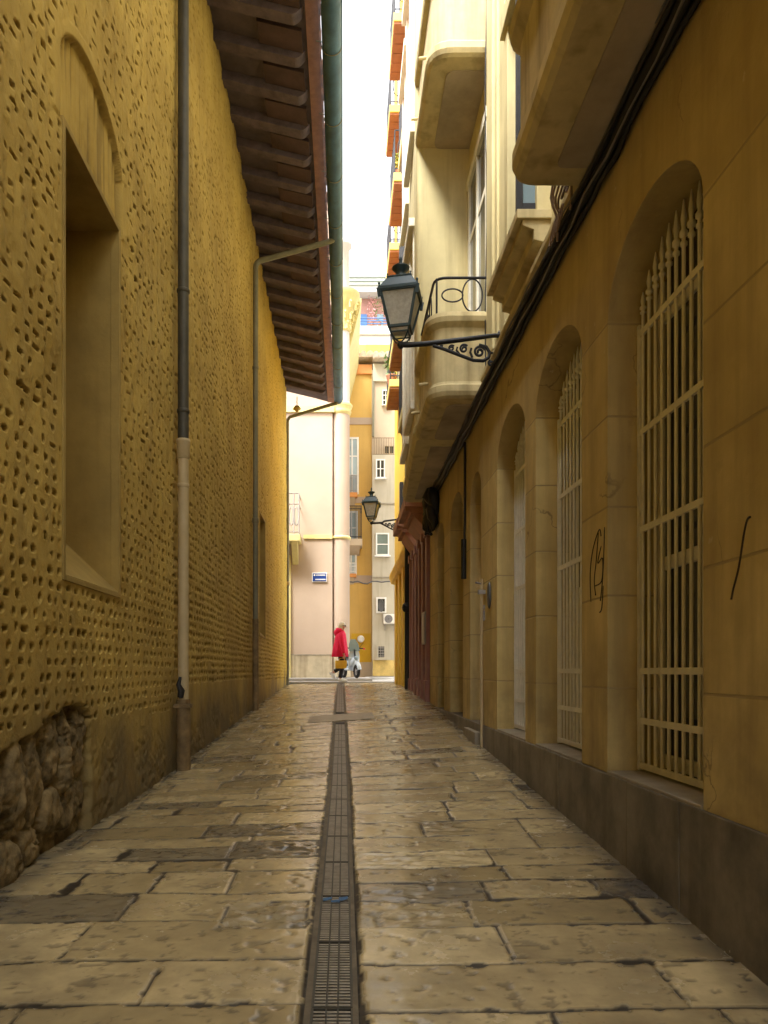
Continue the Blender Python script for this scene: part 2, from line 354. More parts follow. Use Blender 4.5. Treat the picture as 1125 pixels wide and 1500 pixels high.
# ------------------------------------------------------------------ ground
LY = [-15, 0, 3.42, 7.03, 10.2, 13.45, 20.7, 21.4]; LZ = [-.05, .02, .135, .225, .365, .51, .785, .81]
RY = [-15, 0, 2.44, 5.0, 7.7, 11.5, 15.6, 20.3, 21.4]; RZ = [-.22, .0, .13, .275, .425, .64, .815, .835, .835]
def gz(x, y):
    a = sum(np.interp(y+d, LY, LZ) for d in (-.8, -.4, 0, .4, .8))/5; b = sum(np.interp(y+d, RY, RZ) for d in (-.8, -.4, 0, .4, .8))/5
    t = np.clip((np.asarray(x)-XL)/(XR-XL), 0, 1); return a*(1-t)+b*t
def gzf(x, y): return float(gz(np.float64(x), np.float64(y)))
DX0, DX1 = -.104, .074          # drain strip with its mortar margins
def drain_x(y): return np.interp(y, [0, 2.3, 6, 14, 21], [-.03, -.022, -.018, -.045, -.06])
def make_paving():
    X = np.arange(-1.66, 1.47, .0115)
    Y = np.concatenate([np.arange(-14, 1.7, .08), np.arange(1.7, 6.6, .0105), np.arange(6.6, 21.0, .026)])
    x, y = np.meshgrid(X, Y, indexing='ij')
    wx = x+(fbm(x*5, y*5)-.5)*.022+(fbm(x*22+5, y*22)-.5)*.016; wy = y+(fbm(x*2.2+40, y*1.2)-.5)*.05+(fbm(x*16+9, y*16)-.5)*.013
    xc = wx-drain_x(y)
    tint = np.zeros_like(x); dj = np.full_like(x, 9.0); dark = np.zeros_like(x); rough = np.zeros_like(x); lift = np.zeros_like(x)
    R = np.random.RandomState(5)
    for side in (-1, 1):
        ys = [-14.3]
        while ys[-1] < 21.5: ys.append(ys[-1]+R.choice([.21, .25, .29, .33, .38], p=[.25, .27, .25, .15, .08]))
        ys = np.array(ys); sel = (xc < DX0) if side < 0 else (xc > DX1)
        ci = np.clip(np.searchsorted(ys, wy)-1, 0, len(ys)-2)
        for c in range(len(ys)-1):
            q = sel & (ci == c)
            if not q.any(): continue
            e = [DX0 if side < 0 else DX1]
            while abs(e[-1]) < 1.7: e.append(e[-1]+side*R.uniform(.36, 1.05))
            e = np.sort(np.array(e)); xx = xc[q]; k = np.clip(np.searchsorted(e, xx)-1, 0, len(e)-2)
            tn = R.rand(len(e))**.9; ht = R.uniform(-.0025, .0025, len(e)); tl = R.uniform(-.005, .005, (len(e), 2)); rg = R.rand(len(e)); wj = R.choice([.0045, .006, .011], len(e)+1)
            dd = np.minimum(np.minimum(xx-e[k]-wj[k], e[k+1]-xx-wj[k+1]), np.minimum(wy[q]-ys[c], ys[c+1]-wy[q])-.0055)
            dj[q] = dd; tint[q] = tn[k]; mx, my = xx-(e[k]+e[k+1])/2, wy[q]-(ys[c]+ys[c+1])/2
            lift[q] = ht[k]+tl[k, 0]*mx+tl[k, 1]*my*1.5; rough[q] = (rg[k] > .8)*1.0; dark[q] = (rg[k] > .9)*.6
    # two slabs the photograph shows replaced: a grey riven one and a flaky, broken one
    for x0, x1, y0, y1, dk, rg in ((-.62, -.14, 3.93, 4.25, .75, 1.1), (-.50, -.15, 2.95, 3.26, .25, 2.0)):
        q = (wx > x0) & (wx < x1) & (wy > y0) & (wy < y1)
        dark[q] = dk; rough[q] = rg; d2 = np.minimum(np.minimum(wx-x0, x1-wx), np.minimum(wy-y0, y1-wy))-.006; dj[q] = d2[q]; lift[q] = -.003
    strip = (xc >= DX0) & (xc <= DX1)
    dj[strip] = -1
    chip = (fbm(x*30+3, y*30+8, 3)-.5)*.016-np.clip(fbm(x*7+90, y*9, 3)-.62, 0, 1)*.12
    dj = dj-.0045*sstep(4.5, 11, y); joint = 1-sstep(-.002, .0035, dj+chip)
    z = gz(x, y)+lift*(1-joint)
    z += (1-joint)*((fbm(x*3+2, y*5, 3)-.5)*.005+(fbm(x*9, y*22, 4)-.5)*.0055*(.10+rough*3.0)+np.abs(fbm(x*13+6, y*34, 4)-.5)*-.010*(rough+.25))
    pits = sstep(.66, .74, fbm(x*20+70, y*26+4, 3)); z -= pits*.004*(1-joint)
    z -= joint*(.0045+.003*fbm(x*40, y*40, 2)); z -= (1-sstep(-.0, .008, dj))*.001
    z = np.where(strip, gz(x, y)-.012, z)
    chan = (xc > -.078) & (xc < .052) & (y > 1.2) & (y < 20.6) & ~((y > 10.1) & (y < 11.3))
    z = np.where(chan, gz(x, y)-.075, z)
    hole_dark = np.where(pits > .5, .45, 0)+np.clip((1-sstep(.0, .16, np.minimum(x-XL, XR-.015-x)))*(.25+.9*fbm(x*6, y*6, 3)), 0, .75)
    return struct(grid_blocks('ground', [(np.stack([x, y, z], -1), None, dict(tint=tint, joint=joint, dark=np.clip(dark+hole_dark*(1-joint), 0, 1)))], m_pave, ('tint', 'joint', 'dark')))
make_paving()
b = MB(); b.add([(-200, -200, -.7), (200, -200, -.7), (200, 20.9, -.7), (-200, 20.9, -.7)], [(0,1,2,3)]); struct(b.build('terrain', m_street))
b = MB(); b.add([(-200, 20.95, .845), (200, 20.95, .845), (200, 300, .845), (-200, 300, .845)], [(0,1,2,3)]); b.box(-200, 200, 20.9, 20.95, -.8, .853); struct(b.build('street', m_street))
b = MB(); b.box(-30, .9, 22.9, 27, .6, .935); b.box(.9, 30, 27.0, 34, .6, .935); struct(b.build('pavement', m_street, bevel=.015))

# mortar strips beside the drain, then the grates one by one
def make_margin(off0, off1):
    Yv = np.arange(1.3, 20.7, .05); vs = []
    for y in Yv:
        dx = float(drain_x(y))
        for o, dz in ((off0, -.02), (off0, -.0005), (off1, -.0005), (off1, -.06)): vs.append((dx+o, y, gzf(dx+o, y)+dz+.002*math.sin(y*9)*(o == off1)))
    n = 4; return vs, [(i*n+k, i*n+k+1, (i+1)*n+k+1, (i+1)*n+k) for i in range(len(Yv)-1) for k in range(3)]
b = MB(); b.add(*make_margin(-.099, -.077)); b.add(*make_margin(.069, .051)); struct(b.build('drain_kerb', m_conc))
def make_grate():
    g = thing('drain_grate', 'slotted steel grate', 'drain grate'); W, Ln = .124, .50
    f = MB()
    for sx in (-1, 1): f.box(sx*W/2-.004, sx*W/2+.004, 0, Ln, -.025, 0); f.box(sx*.018-.0028, sx*.018+.0028, .004, Ln-.004, -.02, -.003)
    f.box(-W/2+.004, W/2-.004, 0, .004, -.022, -.001); f.box(-W/2+.004, W/2-.004, Ln-.004, Ln-.001, -.022, -.001)
    f.build('frame', m_dpipe, g)
    s = MB(); n = 23
    for k in range(n):
        y = .010+k*(Ln-.02)/n
        for xa, xb in ((-W/2+.005, -.0215), (-.0145, .0145), (.0215, W/2-.005)): s.box(xa, xb, y, y+.0105, -.016, -.001)
    s.build('slats', m_grate, g, fix=False)
    return g
grate0 = make_grate(); gy = 1.30; k = 0; first = True
while gy < 20.2:
    if not (9.75 < gy < 11.3):
        g = grate0 if first else copy_tree(grate0)
        x0, x1 = float(drain_x(gy)), float(drain_x(gy+.5)); z0, z1 = gzf(x0, gy), gzf(x1, gy+.5)
        g.location = (x0-.013, gy, z0+.001); g.rotation_euler = (math.atan2(z1-z0, .5), 0, math.atan2(-(x1-x0), .5)); g['group'] = 'drain grates down the middle of the alley'
        nth = ['first', 'second', 'third', 'fourth', 'fifth', 'sixth', 'seventh', 'eighth', 'ninth', 'tenth']
        g['label'] = 'nearest slotted steel drain grate at the bottom edge of the picture' if first else 'slotted steel drain grate in the line down the middle of the alley'
        first = False; k += 1
    gy += .503
b = MB(); nx = 14; R_ = random.Random(2); top = []
for yy, j_ in ((10.22, .05), (10.62, .0), (11.02, .05)):
    for k in range(nx+1): x = -.50+.93*k/nx; top.append((x, yy+R_.uniform(-j_, j_), gzf(x, yy)+.004+R_.uniform(0, .003)))
n_ = nx+1; q = [(r_*n_+k, r_*n_+k+1, (r_+1)*n_+k+1, (r_+1)*n_+k) for r_ in range(2) for k in range(nx)]; b.add(top, q, True)
lo = [(x, y, z-.06) for x, y, z in top]; rim_ = list(range(n_))+[n_*2-1]+list(range(3*n_-1, 2*n_-1, -1))+[n_]
b.add(top+lo, [(rim_[i], rim_[(i+1) % len(rim_)], rim_[(i+1) % len(rim_)]+3*n_, rim_[i]+3*n_) for i in range(len(rim_))])
tag(b.build('inspection_cover', M('worn_brown_stone', (.33, .275, .18), .45, .35, 5, .4, 40)), 'dark wide stone cover interrupting the drain in the middle of the alley', 'drain cover')

# ------------------------------------------------------------------ left building
LB = thing('plastered_building', 'old ochre building with brick pitted plaster wall and deep timber eaves', 'building', (XL, 8, 0))
NI = [(4.20, 5.21, .55, 3.10), (14.0, 14.95, .69, 3.0)]     # window niches: Y range and height range above the eye
def wall_field(u, z):
    h = z-EYE
    wu = u+(fbm(u*7, z*7, 3)-.5)*.05+(fbm(u*30+3, z*30, 2)-.5)*.016; wz = z+(fbm(u*.6+9, z*1.5, 2)-.5)*.06+(fbm(u*28+60, z*28, 2)-.5)*.010+(fbm(u*6+31, z*6, 2)-.5)*.03*sstep(.9, 2.2, h)
    RH, CW = .084, .118
    r = np.floor(wz/RH).astype(int); off = TAB[r & 255, 3]*CW; c = np.floor((wu+off)/CW).astype(int)
    hsh = lambda k: TAB[(r*7+k*31) & 255, (c*3+k*57+r*11) & 255]
    cu = (c+.5+(hsh(1)-.5)*.42)*CW-off; cz = (r+.5+(hsh(2)-.5)*.14)*RH
    a = .015+.018*hsh(3); bb = .0105+.0105*hsh(4); up = sstep(.5, 2.0, h); a = a*(1+.22*up*hsh(8)); bb = bb*(1-.62*up)+.006*hsh(7)**2*up
    far = sstep(6, 12, u); a = a*(1+.25*far)
    keep = hsh(5) < (.96-.22*up); zone = sstep(.36, .50, fbm(u*.9+3, z*.9+8, 3)+.12-.04*up)
    low = np.interp(u, [0, 3, 4.5, 6.8, 7.2, 12, 21], [-.25, -.26, -.29, -.36, -.12, -.15, -.22])
    keep = keep & (h > low)
    d = (np.abs((wu-cu)/a)**3+np.abs((wz-cz)/bb)**3)**(1/3.)
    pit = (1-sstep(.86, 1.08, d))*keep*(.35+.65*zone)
    depth = pit*(.045+.03*hsh(6))*(1-.2*up)
    lip = sstep(1.0, 1.25, d)*(1-sstep(1.25, 1.8, d))*keep*.0025
    tr = (fbm(u*1.3, z*1.3, 4)-.5)*.035+(fbm(u*10+2, z*5, 4)-.5)*.020*(.5+.8*up)+(fbm(u*16+60, z*2, 3)-.5)*.018*up+(fbm(u*30, z*30, 2)-.5)*.006
    grime = np.clip((1-sstep(-.8, .15, h-(fbm(u*1.5, z*.0+3, 3)-.5)*.7))*(.45+1.0*fbm(u*4, z*3+40, 4)), 0, .95)
    # keep-out round the niches: smooth plaster border
    for y0, y1, h0, h1 in NI:
        m = np.minimum(np.minimum(u-y0, y1-u), np.minimum(h-h0, h1-h)); near = sstep(-.075, -.045, m+(fbm(u*9, z*9, 2)-.5)*.03)
        depth = depth*(1-near); tr = tr*(1-near)+.004*near; lip = lip*(1-near); pit = pit*(1-near)
    # relieving arch over the near niche: a recessed, combed panel
    yc, hw = 4.72, .585; sp = 3.10; e = np.clip(1-((u-yc)/hw)**2, 0, 1); top = 3.44+.37*np.sqrt(e)
    inn = np.minimum(np.minimum(u-(yc-hw), yc+hw-u), np.minimum(h-sp, top-h)); pan = sstep(.0, .014, inn); rim = sstep(-.10, -.06, inn)*(h > sp)
    comb = (fbm(u*34, z*1.2, 2)-.5)*.034
    depth = depth*(1-rim); pit = pit*(1-rim); lip = lip*(1-rim); tr = tr*(1-rim)+rim*.006; depth = depth+pan*.045; tr = tr+pan*comb; pit = np.maximum(pit, pan*.42*sstep(.50, .36, fbm(u*34, z*1.2, 2)))
    # rubble laid bare where the plaster has fallen at the foot of the wall
    hi = np.interp(u, [2, 3.0, 3.45, 3.8, 4.05, 4.35, 4.62, 4.70, 5], [.70, .74, .78, .84, .93, .99, .93, .3, -1])+(fbm(u*9, z*0, 3)-.5)*.05
    edge = hi-z; rub = sstep(0, .022, edge+(fbm(u*30, z*30, 2)-.5)*.02)*(1-sstep(4.63, 4.67, u+(fbm(z*6, u*0, 3)-.5)*.10))
    uu = u+(fbm(u*5+3, z*5, 3)-.5)*.09+(fbm(u*18, z*18+4, 3)-.5)*.03; zz = z+(fbm(u*5+80, z*5, 3)-.5)*.09
    rubz = np.full_like(u, -.085)+(fbm(u*16, z*16, 4)-.5)*.05
    for cu_, cz_, au, av, top_ in ((3.10, .50, .13, .24, .01), (3.36, .54, .125, .25, .02), (3.62, .60, .115, .26, .03), (3.86, .60, .11, .27, .01), (4.08, .72, .10, .19, .0), (4.29, .70, .105, .24, .02), (4.52, .72, .11, .22, .01),
                                   (3.22, .17, .17, .12, .0), (3.55, .22, .15, .13, .02), (3.84, .24, .12, .11, -.01), (4.10, .38, .12, .14, .02), (4.36, .34, .13, .13, .0), (4.56, .38, .08, .13, -.01)):
        q = 1-(np.abs((uu-cu_)/au)**2.7+np.abs((zz-cz_)/av)**2.7)
        rubz = np.maximum(rubz, np.where(q > 0, -.085+(.06+top_)*np.clip(q, 0, 1)**.25, -.2)+(fbm(u*8+cu_*9, z*5, 6, .68)-.5)*.085-np.clip(np.abs(fbm(u*4+cu_*5, z*7, 5, .6)-.5)-.02, -.02, 0)*-1.6)
    # rough crumbling patches low down
    cr = sstep(.53, .61, fbm(u*2.2+30, z*2.2+5, 4))*(1-sstep(-.75, -.25, h)); tr = tr+cr*((fbm(u*26, z*26, 4)-.5)*.035-.008)
    disp = (tr-depth+lip)*(1-rub)+rub*rubz
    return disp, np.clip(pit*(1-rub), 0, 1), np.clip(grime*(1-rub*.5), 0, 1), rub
def wall_block(U, Z):
    u, z = np.meshgrid(U, Z, indexing='ij'); d, pit, gr, st = wall_field(u, z)
    uc, zc = (u[:-1,:-1]+u[1:,1:])/2, (z[:-1,:-1]+z[1:,1:])/2-EYE; mask = np.ones_like(uc, bool)
    for y0, y1, h0, h1 in NI: mask &= ~((uc > y0) & (uc < y1) & (zc > h0) & (zc < h1))
    co = np.stack([XL+d-LB.location.x, u-8, z], -1); return co, mask, dict(pit=pit, grime=gr, stone=st)
def lines(a, b, st, fixed):
    f = [a]+[v for v in fixed if a < v < b]+[b]; out = []
    for p, q in zip(f[:-1], f[1:]): out += list(np.linspace(p, q, max(1, int(round((q-p)/st)))+1)[:-1])
    return np.array(out+[b])
fy = [v for n in NI for v in n[:2]]; fz = sorted(EYE+v for n in NI for v in n[2:])
SPLIT = 6.93
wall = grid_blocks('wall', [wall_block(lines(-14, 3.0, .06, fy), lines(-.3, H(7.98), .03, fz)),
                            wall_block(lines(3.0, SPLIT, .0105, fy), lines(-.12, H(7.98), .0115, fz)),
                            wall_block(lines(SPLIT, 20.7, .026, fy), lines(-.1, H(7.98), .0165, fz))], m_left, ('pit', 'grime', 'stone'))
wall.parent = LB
b = MB()
b.box(XL-14, XL-.62, -14, 20.7, -.6, H(8.0)); b.box(XL-.62, XL-.16, -14, NI[0][0]-.05, -.6, H(8.0)); b.box(XL-.62, XL-.16, NI[0][1]+.05, NI[1][0]-.05, -.6, H(8.0)); b.box(XL-.62, XL-.16, NI[1][1]+.05, 20.66, -.6, H(8.0))
b.box(XL-.16, XL-.004, 20.62, 20.66, -.3, H(7.98))
b.build('wall_core', m_niche, LB)
for y0, y1, h0, h1 in NI:
    D = .58; b = MB(); z0, z1 = H(h0), H(h1); x = XL+.008; xi = XL-D
    b.add([(x,y0,z0),(xi,y0,z0+.55),(xi,y0,z1),(x,y0,z1)], [(0,1,2,3)]); b.add([(x,y1,z0),(xi,y1,z0+.55),(xi,y1,z1),(x,y1,z1)], [(3,2,1,0)])
    b.add([(x,y0,z1),(xi,y0,z1),(xi,y1,z1),(x,y1,z1)], [(0,1,2,3)]); b.add([(xi,y0,z0),(xi,y1,z0),(xi,y1,z1),(xi,y0,z1)], [(0,1,2,3)])
    w = b.build('window_niche', m_niche, LB)
    s = MB(); s.add([(x+.001,y0+.002,z0),(xi+.004,y0+.002,z0+.55),(xi+.004,y1-.002,z0+.55),(x+.001,y1-.002,z0)], [(0,1,2,3)]); s.build('sill', m_niche, w)
    bd = MB(); t = .035                                   # thin plaster arris round the opening
    for ya, yb, za, zb in ((y0-t, y0+.004, z0-t, z1+t), (y1-.004, y1+t, z0-t, z1+t), (y0+.004, y1-.004, z1-.004, z1+t), (y0+.004, y1-.004, z0-t, z0-.003)): bd.box(XL-.05, XL+.013, ya, yb, za, zb)
    bd.build('frame', m_niche, w, bevel=.004)
# roof: soffit boards, rafters with stepped and curved tails, roof tiles, gutter
def soff(x): return H(7.92)-.24*(x-XL)
roof = MB(); xs = [XL-.3, -.56]; roof.prism([(XL-.3, soff(XL-.3)+.0), (-.43, soff(-.43)), (-.43, soff(-.43)+.05), (XL-.3, soff(XL-.3)+.05)], -14, 20.95, 'xzy')
roof = roof.build('roof', m_board, LB)
b = MB(); b.prism([(-.50, soff(-.5)+.10), (XL-14, soff(-.5)+.10+4.2), (XL-14, soff(-.5)+4.36), (-.50, soff(-.5)+.16)], -14, 20.95, 'xzy'); b.build('roof_deck', m_terra, roof)
def rafter(y, w=.15):
    b = MB(); d = .13; P = [(XL-.1, soff(XL-.1)-.002), (XL-.1, soff(XL-.1)-d), (-.60, soff(-.60)-d)]
    for k in range(1, 6):
        t = k/5; a = t*PI/2; P.append((-.60+.13*t, soff(-.60)-d+(d-.03)*t*t))
    P.append((-.465, soff(-.465)-.002)); b.prism(P, y, y+w, 'xzy'); return b
ry = 2.4; r0 = None
for k in range(30):
    y = 2.40+k*.61
    if y > 20.6: break
    if k < 6 and r0 and False: pass
    o = rafter(y, .15+.03*random.random()).build('rafter', m_wood, roof, bevel=.004)
m_redb = M('aged_red_board', (.10, .062, .058), .85, .3, 4, .3, 40)
for k in range(29):                                       # stepped under-boards between the rafters, part way out
    y = 2.40+k*.61
    b = MB(); xa = -1.0-.08*random.random(); b.prism([(xa, soff(xa)-.003), (xa, soff(xa)-.05), (-.50, soff(-.5)-.05), (-.50, soff(-.5)-.003)], y+.30, y+.605, 'xzy'); b.build('soffit_panel', m_redb, roof)
# roof tiles: half-round under-tiles whose ends hang over the boards
b = MB(); y = -13.5
while y < 20.9:
    r = .105; yy = y+.11
    for sgn, dz, rr_ in ((1, 0.0, r),):
        ring = []
        for k in range(9):
            a = PI+PI*k/8; ring.append((rr_*math.cos(a), rr_*math.sin(a)*.75))
        jit = random.uniform(-.012, .012)
        xa, xb = -.75, -.262+jit; za, zb = soff(xa)+.105, soff(xb)+.09
        vs = [(x, yy+q[0], zz+q[1]) for x, zz in ((xa, za), (xb, zb)) for q in ring]+[(x, yy+q[0]*.86, zz+q[1]*.86+.004) for x, zz in ((xa, za), (xb, zb)) for q in ring]
        fs = [(k, k+1, 9+k+1, 9+k) for k in range(8)]+[(18+k, 27+k, 27+k+1, 18+k+1) for k in range(8)]+[(9+k, 9+k+1, 27+k+1, 27+k) for k in range(8)]
        b.add(vs, fs, True)
    y += .215
b.build('roof_tile', m_terra, roof)
b = MB(); b.prism([(-.44, soff(-.44)-.03), (-.29, soff(-.29)+.0), (-.29, soff(-.29)+.04), (-.44, soff(-.44)+.03)], -14, 20.95, 'xzy'); b.build('tile_bed', m_terra, roof)
# gutter: half-round zinc trough on brackets
gu = MB(); ring = []
gz0 = H(7.53)
for k in range(13):
    a = PI+PI*k/12; ring.append((-.140+.118*math.cos(a), .118*math.sin(a)))
ring2 = [(-.140+(p[0]+.140)*.94, p[1]*.94) for p in ring]
P = ring+ring2[::-1]
n = 13; vs = []; ysg = (-14, 8.3, 8.3, 12.2, 12.2, 16.3, 16.3, 20.55)
for i in range(0, 8, 2):
    s = 1 if (i//2) % 2 else .965
    vv = [(-.140+(p[0]+.140)*s, yq, gz0+p[1]*s) for yq in (ysg[i], ysg[i+1]) for p in ring]; gu.add(vv, [(k, k+1, n+k+1, n+k) for k in range(n-1)], True)
    vv = [(-.140+(p[0]+.140)*(s-.05), yq, gz0+p[1]*(s-.05)) for yq in (ysg[i], ysg[i+1]) for p in ring]; gu.add(vv, [(n+k, n+k+1, k+1, k) for k in range(n-1)], True)
gu.tube([(-.022, -14, gz0+.006), (-.022, 20.55, gz0+.006)], .012, 8)
gu.add([(-.145, 20.55, gz0)]+[(p[0], 20.55, gz0+p[1]) for p in ring], [(0, k+1, k+2) for k in range(12)])
gut = gu.build('gutter', m_gutter, LB, fix=False)
for k in range(16):
    y = 3.1+k*1.16; b = MB(); b.tube([(-.140+.124*math.cos(PI+PI*j/10), y, gz0+.124*math.sin(PI+PI*j/10)) for j in range(11)]+[(-.01, y, gz0+.03), (-.16, y, gz0+.03), (-.33, y, gz0+.055)], .006, 6); b.build('gutter_bracket', m_gutter2, gut)

# downpipes of the left wall
def dpipe(*a): return thing(*a, group='downpipes fixed to the alley walls')
dp = dpipe('downpipe', 'tall downpipe, dark above and cream plastic below, nearest on the left pitted wall', 'downpipe', (XL+.07, 6.95, gzf(XL, 6.95)))
px_, py_ = XL+.085, 6.95
b = MB(); b.tube([(px_, py_, H(2.17)), (px_, py_, H(7.70))], .052, 16); b.lathe([(.054, 0), (.062, .01), (.062, .03), (.054, .04)], (px_, py_, H(3.55)), 16); b.lathe([(.054, 0), (.060, .01), (.060, .03), (.054, .04)], (px_, py_, H(2.42)), 16)
b.build('upper_pipe', m_dpipe, dp)
b = MB(); b.tube([(px_, py_, gzf(XL, 6.9)+.55), (px_, py_, H(2.12))], .050, 16); b.lathe([(.051, 0), (.060, .012), (.062, .15), (.066, .16), (.066, .185), (.05, .19)], (px_, py_, H(1.99)), 16); b.lathe([(.051, 0), (.056, .01), (.056, .03), (.051, .04)], (px_, py_, H(1.72)), 16)
b.build('lower_pipe', m_ppipe, dp)
b = MB(); z0 = gzf(XL, 6.9)-.05
b.tube([(px_+.004, py_-.01, z0), (px_+.002, py_-.01, z0+.72)], .066, 14); b.build('iron_boot', m_rust, dp)
b = MB(); b.box(px_-.08, px_+.075, py_-.075, py_+.06, z0+.64, z0+.675); b.build('strap', m_rust, dp, bevel=.004)
b = MB(); b.tube([(px_-.012, py_-.075, z0+.74), (px_+.0, py_-.082, z0+.80), (px_-.028, py_-.08, z0+.86), (px_-.012, py_-.07, z0+.93)], [.028, .034, .022, .012], 8); b.build('tape', m_cable, dp)
dp = dpipe('downpipe', 'grey green pipe bent from the gutter down beside the far niche', 'downpipe', (XL+.06, 12.75, gzf(XL, 12.7)))
px_, py_ = XL+.075, 12.75
pts = [(px_, py_, gzf(XL, 12.7)-.02), (px_, py_, H(6.95))]+[(px_+.10*(1-math.cos(a)), py_, H(6.95)+.13*math.sin(a)) for a in (.4, .8, 1.2)]+[(-.26, py_, H(7.40)), (-.19, py_, H(7.43)), (-.16, py_, H(7.50))]
b = MB(); b.tube(pts, .046, 14); b.build('pipe', m_gutter2, dp)
b = MB(); b.lathe([(.05, 0), (.058, .01), (.058, .08), (.05, .09)], (px_, py_, H(2.55)), 14); b.build('collar', m_gutter2, dp); b = MB(); b.lathe([(.05, 0), (.056, .01), (.056, .05), (.05, .06)], (px_, py_, H(5.2)), 14); b.build('collar', m_gutter2, dp)
b = MB(); b.tube([(px_, py_, gzf(XL, 12.7)-.02), (px_, py_, H(.9))], .053, 14); b.build('iron_boot', m_rust, dp)
dp = dpipe('downpipe', 'thin grey green pipe bent from the gutter end at the wall\'s far corner', 'downpipe', (XL+.05, 20.5, gzf(XL, 20.5)))
px_, py_ = XL+.02, 20.76
pts = [(px_, py_, gzf(XL, 20.5)), (px_, py_, H(6.98))]+[(px_+.12*(1-math.cos(a)), py_-.02*a, H(6.98)+.16*math.sin(a)) for a in (.4, .8, 1.2)]+[(-.36, 20.5, H(7.38)), (-.20, 20.45, H(7.40)), (-.15, 20.42, H(7.46))]
b = MB(); b.tube(pts, .046, 12); b.build('pipe', m_gutter2, dp)
b = MB(); b.lathe([(.052, 0), (.066, .01), (.066, .1), (.052, .11)], (px_, py_, H(2.4)), 12); b.build('collar', m_ppipe, dp)
b = MB(); c = at(435, 597, 20.3); b.lathe([(.012, .16), (.012, .06), (.05, .05), (.10, -.01), (.11, -.05), (.06, -.06), (.05, -.10), (.02, -.12)][::-1], c, 12); b.tube([c+Vector((0,0,.15)), c+Vector((0,.06,.32))], .012, 6)
tag(b.build('bell_lamp', m_brass), 'small brass bell shaped fitting hung under the farthest gutter pipe', 'light fitting')

# ------------------------------------------------------------------ right building: arcade
RB = thing('arcade_building', 'ochre stucco building with barred arched windows, dark plinth and rounded balconies', 'building', (XR, 5, 0))
OPEN = [(2.88, 3.92, 'w'), (4.34, 5.38, 'w'), (5.69, 6.74, 'w'), (7.52, 8.16, 'o'), (8.66, 9.68, 'd'), (10.28, 10.99, 'd')]
HB, SP, RISE = -.54, 1.84, .36
def arch_h(y, y0, y1): return SP+RISE*min(1, (y1-y0)/.9)*math.sqrt(max(0, 1-((y-(y0+y1)/2)/((y1-y0)/2))**2))
poly = [(-14, HB)]
for y0, y1, t in OPEN:
    poly += [(y0, HB), (y0, SP)]; poly += [((y0+y1)/2-(y1-y0)/2*math.cos(PI*k/24), 0) for k in range(1, 24)]
    for k in range(1, 24): i = len(poly)-24+k; poly[i] = (poly[i][0], arch_h(poly[i][0], y0, y1))
    poly += [(y1, SP), (y1, HB)]
poly += [(11.95, HB), (11.95, 2.76), (-14, 2.76)]
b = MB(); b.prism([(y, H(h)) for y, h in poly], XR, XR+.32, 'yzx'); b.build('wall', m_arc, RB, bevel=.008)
b = MB(); b.box(XR+.55, XR+7, -14, 11.95, -.6, H(2.76)); b.build('wall_core', m_door, RB)
b = MB(); b.box(XU, XU+7, -14, 6.5, H(2.78), H(7.6)); b.box(XU, XU+7, 6.5, 11.95, H(2.78), H(11.2)); b.build('upper_wall', m_cream, RB)
b = MB(); ye = [-14, -1.2, .2, 1.55, 3.05, 3.62, 4.75, 6.05, 7.3, 8.4, 9.9, 11.95]
for i in range(len(ye)-1): b.box(XR-.016+.002*(i % 2), XR+.34, ye[i]+.0025, ye[i+1]-.0025, -.5, H(HB)-.001*(i % 3))
b.build('plinth', m_plinth, RB, bevel=.004)
b = MB(); b.prism([(XR+.02, H(2.70)), (XR-.03, H(2.72)), (XR-.035, H(2.78)), (XR-.01, H(2.80)), (XR-.01, H(2.84)), (XR-.045, H(2.87)), (XR-.045, H(2.91)), (XU+.05, H(2.925)), (XU+.05, H(2.70))], 4.3, 7.32, 'xzy'); b.build('string_course', m_bal, RB)

def make_grille(y0, y1):
    b = MB(); xg = XR+.165; hs = (1.77, 1.25, .74, .0, -.26, -.495)
    for h in hs: b.box(xg-.008, xg+.008, y0+.004, y1-.004, H(h)-.016, H(h)+.016)
    n = 13; yc = (y0+y1)/2
    for k in range(n):
        y = y0+.06+(y1-y0-.12)*k/(n-1); tp = arch_h(y, y0, y1)-.03
        b.tube([(xg, y, H(-.5)), (xg, y, H(1.77))], .0095, 8)
        L_ = max(.05, tp-1.77); q = [(0.0095, 0), (.0095, L_*.45), (.017, L_*.47), (.017, L_*.50), (.010, L_*.52), (.010, L_*.56), (.019, L_*.58), (.019, L_*.62), (.009, L_*.66), (.014, L_*.78), (.003, L_)]
        b.lathe(q, (xg, y, H(1.77)), 8)
    for y in (y0+.02, y1-.02): b.box(xg-.011, xg+.011, y-.014, y+.014, H(-.52), H(1.82))
    return b
